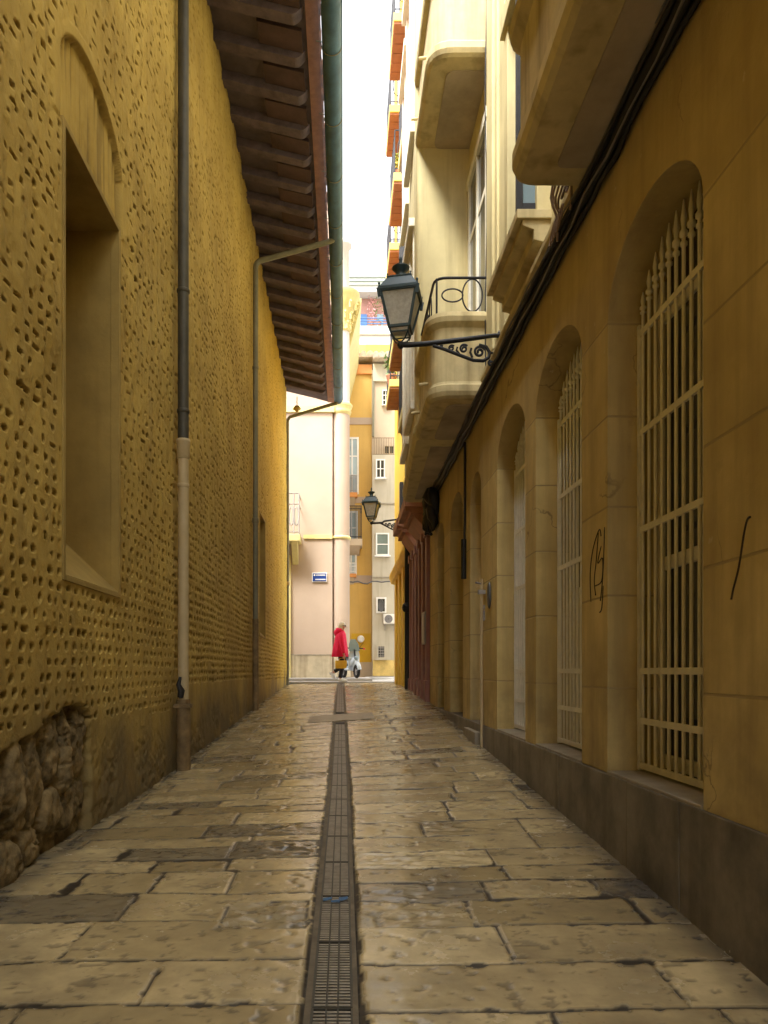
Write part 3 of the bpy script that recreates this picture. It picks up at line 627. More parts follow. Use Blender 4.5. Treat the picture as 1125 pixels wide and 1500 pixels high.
for i, (y0, y1, t) in enumerate(OPEN):
    if t == 'w':
        w = MB(); xw = XR+.255                         # timber casement behind the bars
        for ya, yb in ((y0, y0+.075), ((y0+y1)/2-.055, (y0+y1)/2+.055), (y1-.075, y1)): w.box(xw, xw+.05, ya, yb, H(HB+.02), H(2.22))
        for h in (-.50, .52, 1.80): w.box(xw+.003, xw+.047, y0+.078, y1-.078, H(h), H(h)+.07)
        mw = m_white if i == 0 else m_whitew
        wo = w.build('window', mw, RB, bevel=.004)
        p = MB(); p.box(xw+.02, xw+.03, y0+.03, y1-.03, H(HB+.03), H(2.22)); p.build('pane', m_glass, wo)
        if i > 0:
            p = MB(); p.box(xw+.012, xw+.018, y0+.08, y1-.08, H(-.44), H(.52 if i == 1 else 1.2)); p.build('blind', m_curt, wo)
        make_grille(y0, y1).build('grille', mw, wo)
        s = MB(); s.box(XR-.004, XR+.32, y0+.002, y1-.002, H(HB)-.02, H(HB)+.014); s.build('sill', m_sill, wo, bevel=.005)
    else:
        d = MB(); xd = XR+.22; n = 5
        for k in range(n): d.box(xd+.004*(k % 2), xd+.05, y0-.02+(y1-y0+.04)*k/n+.002, y0-.02+(y1-y0+.04)*(k+1)/n-.002, H(HB)-.4 if i == 3 else H(HB)+.001, H(2.3))
        do = d.build('door', m_odoor if t == 'o' else m_door, RB, bevel=.004)
        f = MB()
        for h in (-.2, .6, 1.3): f.box(xd-.02, xd+.004, y0, y1, H(h), H(h)+.09)
        f.build('rail', m_odoor if t == 'o' else m_door, do, bevel=.003)
        k_ = MB(); k_.lathe([(.018, 0), (.022, .012), (.012, .03)], (xd-.03, y0+.12, H(.0)), 10); k_.build('handle', m_brass, do)

# rounded balconies and the bay window above
def rail_run(b, path, h0, h1, r=.011):
    b.tube([(x, y, H(h1)) for x, y in path], r*1.25, 8); b.tube([(x, y, H(h0)) for x, y in path], r, 8)
def oval_rail(y0, y1, xo, h0=3.58, h1=3.93, rad=.13):
    b = MB(); path = round_path([(XU, y0), (xo, y0), (xo, y1), (XU, y1)], rad, 5); rail_run(b, path, h0, h1)
    hm, hh = H((h0+h1)/2), (h1-h0)/2-.012
    if True:
        xa = xo+.08; wid = XU-xa
        b.tube(ellipse((xa+wid*.62, y0, hm), .10, hh, ((1,0,0), (0,0,1))), .008, 6, cap=False)
        b.tube(ellipse((xa+wid*.20, y0, hm), .105, .065, ((1,0,0), (0,0,1))), .008, 6, cap=False)
    n = max(2, int((y1-y0-.2)/.34))
    for k in range(n):
        yc = y0+.2+(y1-y0-.3)*(k+.5)/n
        b.tube(ellipse((xo, yc, hm), .09, hh, ((0,1,0), (0,0,1))), .008, 6, cap=False)
        if k < n-1: b.tube(ellipse((xo, yc+.17, hm), .08, .06, ((0,1,0), (0,0,1))), .007, 6, cap=False)
    for x, y in ((xo+.02, y0+.02), (xo, (y0+y1)/2), (xo+.02, y1-.02)): b.tube([(x, y, H(h0-.12)), (x, y, H(h1))], .011, 6)
    return b
PROF = [(.0, 2.712), (.028, 2.735), (.045, 2.775), (.045, 2.835), (.012, 2.86), (.0, 2.885), (.0, 3.42), (.02, 3.44), (.05, 3.465), (.062, 3.51), (.05, 3.555), (.02, 3.572)]
def balcony(name_y0, y1, xo, dz, rad, rail=True):
    path = round_path([(XU+.05, name_y0), (xo, name_y0), (xo, y1), (XU+.05, y1)], rad, 7)
    b = MB(); b.outline(path, [(o, H(z+dz)) for o, z in PROF], cap=True); bo = b.build('balcony', m_bal, RB)
    u = MB(); p2 = round_path([(XU, name_y0+.16), (xo+.17, name_y0+.16), (xo+.17, y1-.16), (XU, y1-.16)], rad*.5, 5)
    u.outline(p2, [(0, H(2.700+dz)), (0, H(2.73+dz))]); u.build('underside_panel', m_soff, bo)
    sp = MB()
    for k in range(3):
        yy = name_y0+.35+k*.85
        if yy < y1-.1: sp.tube([(xo+.03, yy, H(3.0+dz)), (xo-.10, yy, H(2.985+dz))], .016, 8)
    sp.build('drain_spout', m_bal, bo)
    if rail: oval_rail(name_y0+.03, y1-.03, xo+.03, 3.58+dz+.0, 3.93+dz).build('railing', m_iron, bo)
    return bo
balcony(-5, 4.13, .97, 0, .10)
balcony(7.36, 8.80, .885, 0, .20)
balcony(7.36, 8.80, .885, 3.40, .20)
# bay window
path = round_path([(XU+.05, 8.64), (.855, 8.64), (.985, 11.85), (XU+.05, 11.85)], [.07, .10], 5)
b = MB(); b.outline(path, [(0, H(2.704)), (.02, H(2.74)), (.04, H(2.79)), (.04, H(2.86)), (.0, H(2.90)), (.0, H(10.9)), (.06, H(10.95)), (.06, H(11.1)), (0, H(11.12))]); bay = b.build('bay', m_cream, RB)
u = MB(); p2 = [(XU, 8.9), (1.05, 8.9), (1.12, 11.6), (XU, 11.6)]; u.outline(p2, [(0, H(2.692)), (0, H(2.73))]); u.build('underside_panel', m_soff, bay)
for dz in (0, 3.4):
    for yk in (9.15, 10.55):
        xk = .855+.13*(yk-8.64)/3.2
        w = MB(); w.box(xk-.055, xk+.02, yk-.08, yk+.98, H(3.22+dz), H(3.32+dz)); w.box(xk-.075, xk+.02, yk-.1, yk+1.0, H(5.45+dz), H(5.55+dz))
        for ya in (yk-.04, yk+.42, yk+.88): w.box(xk-.02, xk+.04, ya, ya+.06, H(3.32+dz), H(5.45+dz))
        wo = w.build('window', m_white, bay, bevel=.005)
# French windows onto the balconies, pilaster, console window
for dz in (0, 3.4):
    f = MB(); x = XU
    for ya, yb in ((7.42, 7.50), (7.96, 8.02), (8.46, 8.54)): f.box(x-.035, x+.02, ya, yb, H(2.9+dz), H(5.55+dz))
    f.box(x-.045, x+.02, 7.40, 8.56, H(5.55+dz), H(5.66+dz)); f.box(x-.02, x+.015, 7.5, 8.46, H(4.9+dz), H(4.97+dz))
    wo = f.build('french_window', m_white, RB, bevel=.004)
    g = MB(); g.box(x-.012, x+.008, 7.5, 8.46, H(2.9+dz), H(5.55+dz)); g.build('pane', m_glass, wo)
b = MB(); b.box(XU-.055, XU+.02, 6.5, 7.28, H(2.97), H(7.2)); b.box(XU-.075, XU+.02, 6.72, 7.18, H(2.97), H(7.2)); b.box(XU-.10, XU+.02, 6.82, 7.08, H(2.97), H(7.2)); b.build('pilaster', m_cream, RB, bevel=.006)
b = MB(); y0, y1 = 5.22, 6.32                              # console window ledge
b.prism([(XU+.02, H(2.97)), (XU-.05, H(2.99)), (XU-.05, H(3.04)), (XU-.12, H(3.06)), (XU-.12, H(3.13)), (XU-.20, H(3.16)), (XU-.20, H(3.20)), (XU+.02, H(3.20))], y0+.02, y1-.02, 'xzy')
b.box(XU-.245, XU+.02, y0, y1, H(3.20), H(3.265))
led = b.build('console_ledge', m_bal, RB, bevel=.005)
w = MB()
for ya, yb in ((5.24, 5.36), (6.18, 6.30)): w.box(XU-.10, XU+.02, ya, yb, H(3.265), H(5.4))
w.box(XU-.13, XU+.02, 5.2, 6.34, H(5.4), H(5.55)); wo = w.build('window', m_cream, RB, bevel=.006)
g = MB(); g.box(XU-.012, XU+.008, 5.36, 6.18, H(3.27), H(5.4)); g.build('pane', m_glass, wo)
r = MB(); r.box(XU-.235, XU-.19, 5.27, 5.31, H(3.27), H(5.3)); r.box(XU-.06, XU-.02, 5.27, 5.31, H(3.27), H(5.3))
for k in range(5): r.box(XU-.19, XU-.06, 5.272, 5.308, H(3.27+.48*k), H(3.34+.48*k))
sh = r.build('shutter', m_iron, wo, bevel=.003); g = MB(); g.box(XU-.2, XU-.05, 5.285, 5.295, H(3.28), H(5.28)); g.build('shutter_pane', m_glassb, wo)
b = MB(); b.box(XU-.06, XU+.02, 4.3, 4.72, H(2.97), H(5.8)); b.box(XU-.10, XU+.02, 4.38, 4.64, H(2.97), H(5.8)); b.build('pilaster', m_cream, RB, bevel=.006)

# graffiti, plaque, intercom, conduit and cables on the arcade wall
def strokes(name, segs, label, r=.006):
    r *= .8; b = MB()
    for s in segs: b.tube(s, [r*.6]+[r]*(len(s)-2)+[r*1.3], 6)
    o = b.build(name, m_paint); return tag(o, label, 'graffiti', 'black paint marks on the arcade wall')
def on_wall(px, py, x=XR): Y = F*x/(px-VX); return Vector((x-.001, Y, EYE-(py-VY)*Y/F))
def curve(pp, n=5):
    P = [on_wall(*p) for p in pp]; out = []
    for i in range(len(P)-1):
        p0, p1, p2, p3 = P[max(0, i-1)], P[i], P[i+1], P[min(len(P)-1, i+2)]
        for k in range(n):
            t = k/n; out.append(.5*((2*p1)+(-p0+p2)*t+(2*p0-5*p1+4*p2-p3)*t*t+(-p0+3*p1-3*p2+p3)*t**3))
    return out+[P[-1]]
strokes('graffiti', [curve([(866, 882), (865, 840), (869, 805), (878, 776), (881, 785)]), curve([(877, 780), (874, 820), (871, 850), (873, 872)]), curve([(881, 800), (876, 825), (883, 818), (882, 850), (873, 858)]),
                     curve([(886, 772), (885, 810), (883, 850), (880, 880)]), curve([(884, 858), (882, 890), (879, 897)])], 'black scrawled graffiti tag on the pier between the two nearest barred windows', .0045)
strokes('graffiti', [curve([(1100, 757), (1095, 762), (1090, 785), (1083, 830), (1075, 862), (1072, 878)])], 'single long black paint stroke on the wall right of the nearest barred window', .0055)
b = MB(); c = on_wall(718, 872); b.lathe([(.055, 0), (.06, .008), (.05, .02)], (0, 0, 0), 18); b.v = [(c.x-v[2], c.y+v[0]*.9, c.z+v[1]*2.2) for v in b.v]; tag(b.build('wall_plaque', m_dgrey), 'small dark oval plaque on the wall before the third barred window', 'plaque')
cab = thing('cable_bundle', 'thick black cable bundle running along the wall above the arches', 'cables', (XR, 6, H(2.68)))
def run(y0, y1, x, h, wob, n, r, seed):
    R_ = random.Random(seed); return [(x+R_.uniform(-wob, wob), y0+(y1-y0)*k/n, H(h)+R_.uniform(-wob, wob)-.006*math.sin(k*1.1)) for k in range(n+1)], [r*R_.uniform(.85, 1.2) for k in range(n+1)]
b = MB()
for (x, h, r, s) in ((XR-.04, 2.665, .032, 1), (XR-.065, 2.695, .024, 2), (XR-.025, 2.62, .014, 3), (XR-.09, 2.675, .012, 4), (XR-.045, 2.725, .018, 7)):
    p, rr = run(.5, 11.3, x, h, .010, 60, r, s); b.tube(p, rr, 8)
b.build('sheath', m_cable, cab)
b = MB()
for (x, h, r, s) in ((XR-.092, 2.70, .007, 5), (XR-.07, 2.615, .006, 6)):
    p, rr = run(.5, 8.2, x, h, .012, 26, r, s); b.tube(p, rr, 6)
b.build('strand', M('grey_wire', (.20, .19, .18), .5, .2, 20, 0), cab)
b = MB(); R_ = random.Random(3)
for k in range(8):
    y0 = 11.0+R_.uniform(-.25, .3); pts = [(XR-.10+R_.uniform(-.06, .05), y0+R_.uniform(-.1, .1), H(2.70-.62*j/6-R_.uniform(0, .03))) for j in range(7)]; b.tube(pts, [.05, .085, .09, .085, .075, .05, .02], 8)
b.build('splice_wrap', m_cable, cab)
b = MB()
for k in range(7):
    y = 4.28+.045*k; l = R_.uniform(.2, .42); pts = [(XR-.115-.02*math.sin(j*.9+k), y-.06+.02*math.sin(j*1.3+k*2), H(3.02-l*j/6)) for j in range(7)]; b.tube(pts, .0075, 6)
for k in range(4): b.tube(ellipse((XR-.13, 4.34+.05*k, H(2.66)), .035, .08, ((0,1,0), (.2,0,1))), .005, 6, cap=False)
tag(b.build('wire_coil', m_bwire), 'tangle of brown wires dangling beside the nearest balcony corner', 'wires')
b = MB(); b.tube([(XR-.02, 8.40, H(2.6)), (XR-.02, 8.40, H(1.75)), (XR-.025, 8.42, H(1.25))], .014, 8); b.tube([(XR-.03, 8.42, H(1.5)), (XR-.03, 8.42, H(1.05))], .03, 8)
tag(b.build('cable_drop', m_cable), 'short black cable hanging down between the dark arched doorways', 'cable')
b = MB()
for k, (x, y) in enumerate(((XU-.03, 7.33), (XU-.06, 7.31))):
    b.tube([(x+.008*math.sin(q*.8+k), y+.006*math.sin(q*1.1+k*2), H(7.1-4.2*q/14)) for q in range(15)], .006, 5)
tag(b.build('thin_wire', m_cable), 'thin dark wires dropping down the cream pilaster beside the rounded balcony', 'wires')
cp = thing('conduit', 'slim white conduit pipe standing beside the ochre arched door', 'pipe', (XR-.03, 7.36, gzf(XR, 7.36)))
b = MB(); b.tube([(XR-.035, 7.30, gzf(XR, 7.3)), (XR-.035, 7.30, H(.91))], .014, 10); b.build('pipe', m_ppipe, cp)
b = MB(); b.box(XR-.07, XR, 7.27, 7.33, H(.76), H(.80)); b.tube([(XR-.035, 7.30, H(.86)), (XR-.10, 7.26, H(.87))], .01, 6); b.build('bracket', m_ppanel, cp)
b = MB(); b.box(XR-.016, XR+.01, 7.31, 7.47, H(.50), H(.60)); b.box(XR-.014, XR+.01, 7.31, 7.47, H(.61), H(.655)); tag(b.build('intercom', m_ppanel, bevel=.004), 'small pale intercom panel beside the ochre arched door', 'intercom')
b = MB(); b.box(XR-.07, XR+.3, 7.50, 8.18, gzf(XR, 7.8)-.1, H(-.62)); b.build('doorstep', m_sill, RB, bevel=.008)
b = MB(); b.box(XR-.07, XR, 12.08, 12.55, H(.45), H(.98)); b.box(XR-.078, XR-.07, 12.11, 12.52, H(.48), H(.95)); tag(b.build('meter_box', m_ppanel, bevel=.006), 'grey metal box mounted on the oxblood shopfront', 'meter box')
# ------------------------------------------------------------------ oxblood shopfront with cream storeys above
SB = thing('shopfront_building', 'narrow building with oxblood pilastered shopfront and terracotta cornices', 'building', (XR, 13.5, .7))
b = MB(); b.box(XR+.06, 8, 11.97, 15.25, .2, H(2.9)); b.build('shopfront', m_pinkfront, SB)
for y in (12.02, 12.62, 13.22, 13.82, 14.42, 14.98):
    b = MB(); b.box(XR-.05, XR+.07, y, y+.2, .55, H(2.35)); b.box(XR-.075, XR+.07, y-.02, y+.22, .5, H(-.15)); b.box(XR-.075, XR+.07, y-.02, y+.22, H(2.2), H(2.35)); b.build('pilaster', m_pinkfront, SB, bevel=.008)
for y in (12.24, 13.44, 14.04):
    b = MB(); b.box(XR+.03, XR+.065, y, y+.36, .8, H(2.2)); b.build('window', m_glass, SB)
for y0, y1, h, x in ((12.05, 13.5, 2.42, 1.0), (14.1, 15.2, 2.50, 1.02)):
    b = MB(); b.box(x, XR+.06, y0, y1, H(h+.26), H(h+.43)); b.box(x+.10, XR+.058, y0+.04, y1-.04, H(h+.16), H(h+.262)); b.box(x+.02, x+.10, y0+.03, y0+.12, H(h+.20), H(h+.262))
    b.prism([(XR+.056, H(h-.12)), (XR-.02, H(h-.12)), (x+.17, H(h+.12)), (x+.17, H(h+.162)), (XR+.056, H(h+.162))], y0+.08, y1-.08, 'xzy'); b.build('cornice', m_cornice, SB, bevel=.006)
b = MB(); b.box(XR+.02, 8, 11.97, 15.25, H(2.92), H(13.4)); b.build('upper_wall', m_cream, SB)
for h in (4.35, 6.8, 9.25):
    b = MB(); b.box(1.03, XR+.04, 12.1, 13.9, H(h+.12), H(h+.30)); bo = b.build('balcony', m_gold, SB, bevel=.01)
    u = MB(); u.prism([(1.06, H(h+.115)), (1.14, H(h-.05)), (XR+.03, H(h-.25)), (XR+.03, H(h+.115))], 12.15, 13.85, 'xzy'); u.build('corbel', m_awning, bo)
    r = MB()
    for k in range(14): yy = 12.13+1.74*k/13; r.tube([(1.05, yy, H(h+.30)), (1.05, yy, H(h+1.15))], .008, 5)
    for hh in (.36, 1.15): r.tube([(XR, 12.13, H(h+hh)), (1.05, 12.13, H(h+hh)), (1.05, 13.87, H(h+hh)), (XR, 13.87, H(h+hh))], .011, 5)
    r.build('railing', m_iron, bo)
# black drainpipe at the joint
dp = dpipe('downpipe', 'black cast iron downpipe between the oxblood and yellow fronts', 'downpipe', (1.30, 15.35, .8))
b = MB(); b.tube([(1.325, 15.35, .7), (1.325, 15.35, H(2.2)), (1.33, 15.35, H(5.2))], .055, 10); b.build('pipe', m_cable, dp); b = MB(); b.lathe([(.056, 0), (.10, .04), (.11, .10), (.10, .16), (.056, .2)], (1.325, 15.35, H(1.22)), 12); b.build('collar', m_cable, dp)
# ------------------------------------------------------------------ yellow building with tiled balconies
YB = thing('yellow_building', 'tall yellow building at the alley mouth with stacked tile bottomed balconies', 'building', (XR, 17.8, .8))
b = MB(); b.box(XR, 8, 15.42, 20.2, .2, H(16.5)); b.build('wall', m_yellow, YB)
for y in (15.6, 16.75, 17.9, 19.05): b = MB(); b.box(XR-.05, XR+.02, y, y+.5, .7, H(2.35)); b.build('pilaster', m_yellow, YB, bevel=.008)
b = MB(); b.prism([(XR+.02, H(2.35)), (XR-.10, H(2.40)), (XR-.14, H(2.55)), (XR-.14, H(2.62)), (XR+.02, H(2.66))], 15.45, 20.3, 'xzy'); b.build('string_course', m_yellow, YB)
for y in (16.15, 17.3, 18.45, 19.6):
    b = MB(); b.box(XR-.012, XR+.02, y, y+.5, .95, H(2.2)); b.build('window', m_glass, YB)
for y0 in (15.0, 17.45):
    for lv, h in enumerate((6.72, 9.95, 13.2)):
        xo = 1.02 if y0 < 16 else 1.09
        yy0 = y0 if y0 > 16 else 15.0
        b = MB(); b.box(xo, XR+.02, yy0, yy0+1.5, H(h), H(h+.17)); bo = b.build('balcony', m_slabedge, YB, bevel=.01)
        u = MB(); n = 6
        for k in range(n): u.box(xo+.012, XR+.01, yy0+.02+1.46*k/n+.008, yy0+.02+1.46*(k+1)/n-.008, H(h-.05), H(h)-.002)
        u.build('tiled_soffit', m_tileund, bo, bevel=.006)
        r = MB()
        for k in range(10): q = yy0+.05+1.4*k/9; r.tube([(xo+.03, q, H(h+.17)), (xo+.03, q, H(h+1.05))], .009, 5)
        for k in range(4): q = xo+.03+(XR-xo)*k/4; r.tube([(q, yy0+.04, H(h+.17)), (q, yy0+.04, H(h+1.05))], .009, 5)
        for hh in (.27, 1.05): r.tube([(XR, yy0+.04, H(h+hh)), (xo+.03, yy0+.04, H(h+hh)), (xo+.03, yy0+1.46, H(h+hh)), (XR, yy0+1.46, H(h+hh))], .014, 5)
        r.tube(ellipse((xo+.2, yy0+.04, H(h+.66)), .12, .25, ((1,0,0), (0,0,1))), .008, 5, cap=False)
        r.build('railing', m_iron, bo)
        f = MB(); f.box(XR-.03, XR+.01, yy0+.3, yy0+1.2, H(h+.17), H(h+2.4)); f.build('french_window', m_glassb, YB)
def leaves(c, rx, ry, rz, n, size, mat, name, parent=None, seed=1):
    R_ = random.Random(seed); b = MB()
    for k in range(n):
        while True:
            p = Vector((R_.uniform(-1, 1), R_.uniform(-1, 1), R_.uniform(-1, 1)))
            if p.length < 1 and p.length > .25: break
        q = Vector(c)+Vector((p.x*rx, p.y*ry, p.z*rz)); a = Vector((R_.gauss(0, 1), R_.gauss(0, 1), R_.gauss(0, 1))).normalized()*size*R_.uniform(.6, 1.3); d = a.cross(Vector((R_.gauss(0, 1), R_.gauss(0, 1), R_.gauss(0, 1)))).normalized()*size*.4
        b.add([q-a, q+d, q+a, q-d], [(0,1,2,3)])
    return b.build(name, mat, parent, fix=False)
def potted(loc, label, h=.5, r=.2, mat=m_leaf, seed=1):
    t = thing('potted_plant', label, 'plant', loc, 'plants on balconies and the terrace'); b = MB(); b.lathe([(.09, 0), (.13, .2), (.14, .22), (.11, .22)], loc, 12); b.build('pot', m_pot, t)
    leaves((loc[0], loc[1], loc[2]+.2+h/2), r, r, h/2, 90, .07, mat, 'foliage', t, seed); return t
potted((1.17, 15.25, H(6.89)), 'yellow leafed plant on a tile bottomed balcony behind the near lantern', .45, .17, m_leafy, 2)
potted((1.2, 15.3, H(10.12)), 'small leafy plant behind the upper iron balcony rail', .45, .15, m_leafy, 3)
potted((1.16, 17.8, H(6.89)), 'green plant trailing over the farther iron balcony under the lantern', .6, .2, m_leaf, 4)

# ------------------------------------------------------------------ street lamps
def make_lamp(arm):
    t = thing('street_lamp', 'lamp', 'street lamp'); L_ = -arm
    def fr(b, z0, a0, z1, a1, top=True):
        vs = [(L_+sx*a, sy*a, z) for z, a in ((z0, a0), (z1, a1)) for sx, sy in ((-1,-1), (1,-1), (1,1), (-1,1))]
        b.add(vs, [(0,1,5,4), (1,2,6,5), (2,3,7,6), (3,0,4,7), (3,2,1,0), (4,5,6,7)])
    zB, zT, aB, aT = .145, .46, .095, .165
    b = MB()                                         # lantern cage
    for sx, sy in ((-1,-1), (1,-1), (1,1), (-1,1)):
        b.bar((L_+sx*aB, sy*aB, zB), (L_+sx*aT, sy*aT, zT), .026, .026)
        b.tube([(L_+sx*aB*.96, sy*aB*.96, zB), (L_+sx*aB*.80, sy*aB*.80, .085), (L_+sx*.05, sy*.05, .045), (L_, 0, .02)], .0085, 6)
    for z, a, w in ((zB, aB, .026), (zT, aT, .034), (.098, aB*.84, .014)):
        for sx, sy in ((1, 0), (-1, 0), (0, 1), (0, -1)):
            p = Vector((L_+sx*a, sy*a, z)); d = Vector((sy, sx, 0))*(a+w/2); b.bar(p-d, p+d, w*.8, w)
    cage = b.build('lantern_frame', m_lamp, t, bevel=.003)
    for sx, sy in ((1, 0), (-1, 0), (0, 1), (0, -1)):
        g = MB(); d = Vector((sy, sx, 0)); n_ = Vector((sx, sy, 0)); p0, p1 = Vector((L_, 0, zB+.012))+n_*(aB-.002), Vector((L_, 0, zT-.012))+n_*(aT-.002)
        vs = [p0-d*aB*.9, p0+d*aB*.9, p1+d*aT*.92, p1-d*aT*.92]; vs += [v-n_*.004 for v in vs]
        g.add(vs, [(0,1,2,3), (7,6,5,4), (0,4,5,1), (1,5,6,2), (2,6,7,3), (3,7,4,0)]); g.build('pane', m_pane, cage)
    g = MB(); fr(g, zB-.045, aB*.8, zB-.012, aB*.9); g.build('diffuser', m_pane, cage)
    b = MB(); fr(b, .455, .187, .485, .187); fr(b, .485, .178, .595, .112); fr(b, .595, .118, .607, .118); fr(b, .607, .07, .622, .055)
    for sx, sy in ((-1,-1), (1,-1), (1,1), (-1,1)):
        b.lathe([(.008, 0), (.008, .018), (.014, .024), (.010, .036), (.003, .04)], (L_+sx*.176, sy*.176, .485), 8); b.lathe([(.006, 0), (.006, .012), (.011, .018), (.003, .028)], (L_+sx*.108, sy*.108, .607), 8)
        b.bar((L_+sx*.185, sy*.185, .47), (L_+sx*.172, sy*.172, .39), .016, .03)
    roof = b.build('lantern_roof', m_lamp, t, bevel=.003)
    b = MB(); b.lathe([(.062, .615), (.056, .628), (.043, .645), (.041, .668), (.052, .69), (.076, .712), (.084, .722), (.084, .729), (.045, .742), (.018, .752), (.012, .765), (.02, .775), (.012, .79), (.018, .80), (.004, .838)], (L_, 0, 0), 18); b.build('finial', m_lamp, roof)
    b = MB(); b.box(L_-.03, L_+.03, -.012, .012, .40, .42); b.lathe([(.03, .40), (.045, .30), (.03, .22), (.012, .20)][::-1], (L_, 0, 0), 12); b.build('bulb', m_white2, cage)
    b = MB()                                         # arm: tapered tube, knuckle, brace with scrolls, wall plate
    b.tube([(L_-.02, 0, .0), (L_+.06, 0, .0), (L_+.25, 0, .012), (-.35, 0, .05), (-.06, 0, .088), (0, 0, .09)], [.022, .025, .024, .023, .020, .020], 10)
    b.lathe([(.005, -.04), (.022, -.03), (.034, 0), (.026, .022), (.01, .03)], (L_, 0, 0), 12)
    arm_o = b.build('arm', m_iron, t)
    b = MB(); s = arm/.92; X = (1,0,0); Z = (0,0,1)
    b.tube([(-.62*s, 0, -.005), (-.50*s, 0, -.045), (-.36*s, 0, -.10), (-.24*s, 0, -.145), (-.15*s, 0, -.15), (-.10*s, 0, -.12), (-.09*s, 0, -.07), (-.12*s, 0, -.02), (-.19*s, 0, .0)], .017, 8)
    b.tube(spiral((-.185*s, 0, -.065), .055, .010, PI*.1, 1.6, X, Z), .0125, 6); b.tube(spiral((-.33*s, 0, -.035), .042, .008, PI*.2, 1.5, X, Z), .011, 6); b.tube(spiral((-.445*s, 0, -.03), .030, .007, PI*.2, 1.4, X, Z), .009, 6)
    b.tube(spiral((-.54*s, 0, -.022), .019, .006, PI*.2, 1.3, X, Z), .008, 6)
    b.tube([(-.26*s, 0, -.03), (-.27*s, 0, -.07), (-.25*s, 0, -.12)], .012, 6); b.tube([(-.39*s, 0, -.02), (-.40*s, 0, -.05), (-.37*s, 0, -.085)], .010, 6)
    b.tube(spiral((-.075*s, 0, -.17), .028, .007, PI*.6, 1.2, X, Z), .011, 6); b.tube([(-.09*s, 0, -.075), (-.03, 0, -.075), (0, 0, -.075)], .012, 8)
    b.build('scroll_bracket', m_iron, arm_o)
    b = MB(); b.box(-.006, .012, -.022, .022, -.20, .10); b.lathe([(.016, .10), (.022, .11), (.012, .13), (.003, .14)], (.002, 0, 0), 8)
    b.tube([(-.01, 0, -.075), (.0, 0, -.17), (-.02, 0, -.20)], .010, 6); b.build('wall_plate', m_iron, arm_o, bevel=.003)
    for o in (cage, roof): o.rotation_euler.z = -.22; o.location = (L_-L_*math.cos(.22), L_*math.sin(.22), 0)
    return t
la = make_lamp(.93); la.scale = (.96, .96, .96); la.location = (1.412, 6.70, H(2.955)); la['label'] = 'large near street lamp with teal black lantern on a scrolled wall bracket'; la['group'] = 'lantern street lamps on wall brackets'
lb = make_lamp(.66); lb.location = (1.315, 17.3, H(3.46)); lb['label'] = 'smaller far street lamp hanging over the alley mouth'; lb['group'] = 'lantern street lamps on wall brackets'
b = MB(); b.box(1.315, XR+.0, 17.2, 17.42, H(3.1), H(4.4)); b.build('pilaster_cap', m_iron, YB)

# ------------------------------------------------------------------ far side of the cross street
PB = thing('pink_corner_building', 'pale pink corner building with round turret column and yellow mouldings', 'building', (-3, 25, .9))
b = MB(); b.box(-14, -.37, 25, 31, .5, H(16)); b.box(-.37, .12, 25.3, 31, .5, H(12.0)); b.build('wall', m_pink, PB)
b = MB(); b.lathe([(.30, 0), (.30, 8.95)], (-.085, 25.27, 1.0), 32); b.build('turret', m_pink, PB)
b = MB(); b.lathe([(.30, 0), (.34, .05), (.36, .12), (.33, .18), (.38, .26), (.40, .34), (.31, .42)], (-.085, 25.27, H(8.72)), 32); b.box(-14, -.3, 24.93, 25.02, H(8.74), H(8.95)); b.build('moulding', m_gold, PB)
b = MB(); b.lathe([(.25, 0), (.235, 2.6)], (-.03, 25.27, H(9.1)), 32); b.build('column', m_pinkw, PB)
b = MB(); c = (-.02, 25.27, H(11.55)); b.lathe([(.24, 0), (.28, .03), (.28, .08), (.25, .12), (.27, .3), (.32, .6), (.44, .9), (.50, 1.0), (.52, 1.12), (.58, 1.18), (.58, 1.3)], c, 32)
for k in range(10):
    a = 2*PI*k/10
    for zz, rr, ss in ((.22, .28, .10), (.52, .36, .11), (.84, .48, .10)): 
        q = Vector((c[0]+rr*math.cos(a+zz), c[1]+rr*math.sin(a+zz), c[2]+zz)); b.tube([q-Vector((0,0,.16)), q, q+Vector((.05*math.cos(a+zz), .05*math.sin(a+zz), .07)), q+Vector((.10*math.cos(a+zz), .10*math.sin(a+zz), .0))], [ss*.35, ss*.42, ss*.3, ss*.15], 6)
b.build('capital', m_gold, PB)
b = MB(); b.prism([(.16, H(10.9)), (.62, H(12.72)), (.62, H(12.86)), (.0, H(12.86)), (.0, H(10.9))], 25.5, 31, 'xzy'); b.build('corbel', m_gold, PB)
b = MB(); b.box(-14, -.1, 25.1, 31, H(12.9), H(14.3)); b.lathe([(.26, 0), (.26, 1.55), (.34, 1.62), (.34, 1.75), (.2, 1.8)], (-.06, 25.27, H(12.85)), 24); b.build('attic', m_pinkw, PB)
b = MB(); b.lathe([(.305, 0), (.34, .03), (.34, .09), (.305, .12)], (-.085, 25.27, H(4.47)), 32); b.box(-1.35, -.37, 24.95, 25.02, H(4.47), H(4.60)); b.build('band', m_gold, PB)
b = MB(); b.box(-14, -.385, 24.965, 25.02, .7, H(.53)); b.lathe([(.335, 0), (.335, .72)], (-.085, 25.27, H(-.2)), 32); b.build('wainscot', m_marble, PB)
b = MB(); b.box(-14, -.4, 24.955, 25.0, H(.53), H(.57)); b.build('wainscot_cap', m_sill, PB)
bal = MB(); bal.box(-3.4, -1.42, 24.3, 25.02, H(4.28), H(4.50)); bal.prism([(24.4, H(4.28)), (24.98, H(3.6)), (25.02, H(3.6)), (25.02, H(4.28))], -1.72, -1.52, 'yzx'); bo = bal.build('balcony', m_gold, PB, bevel=.015)
r = MB()
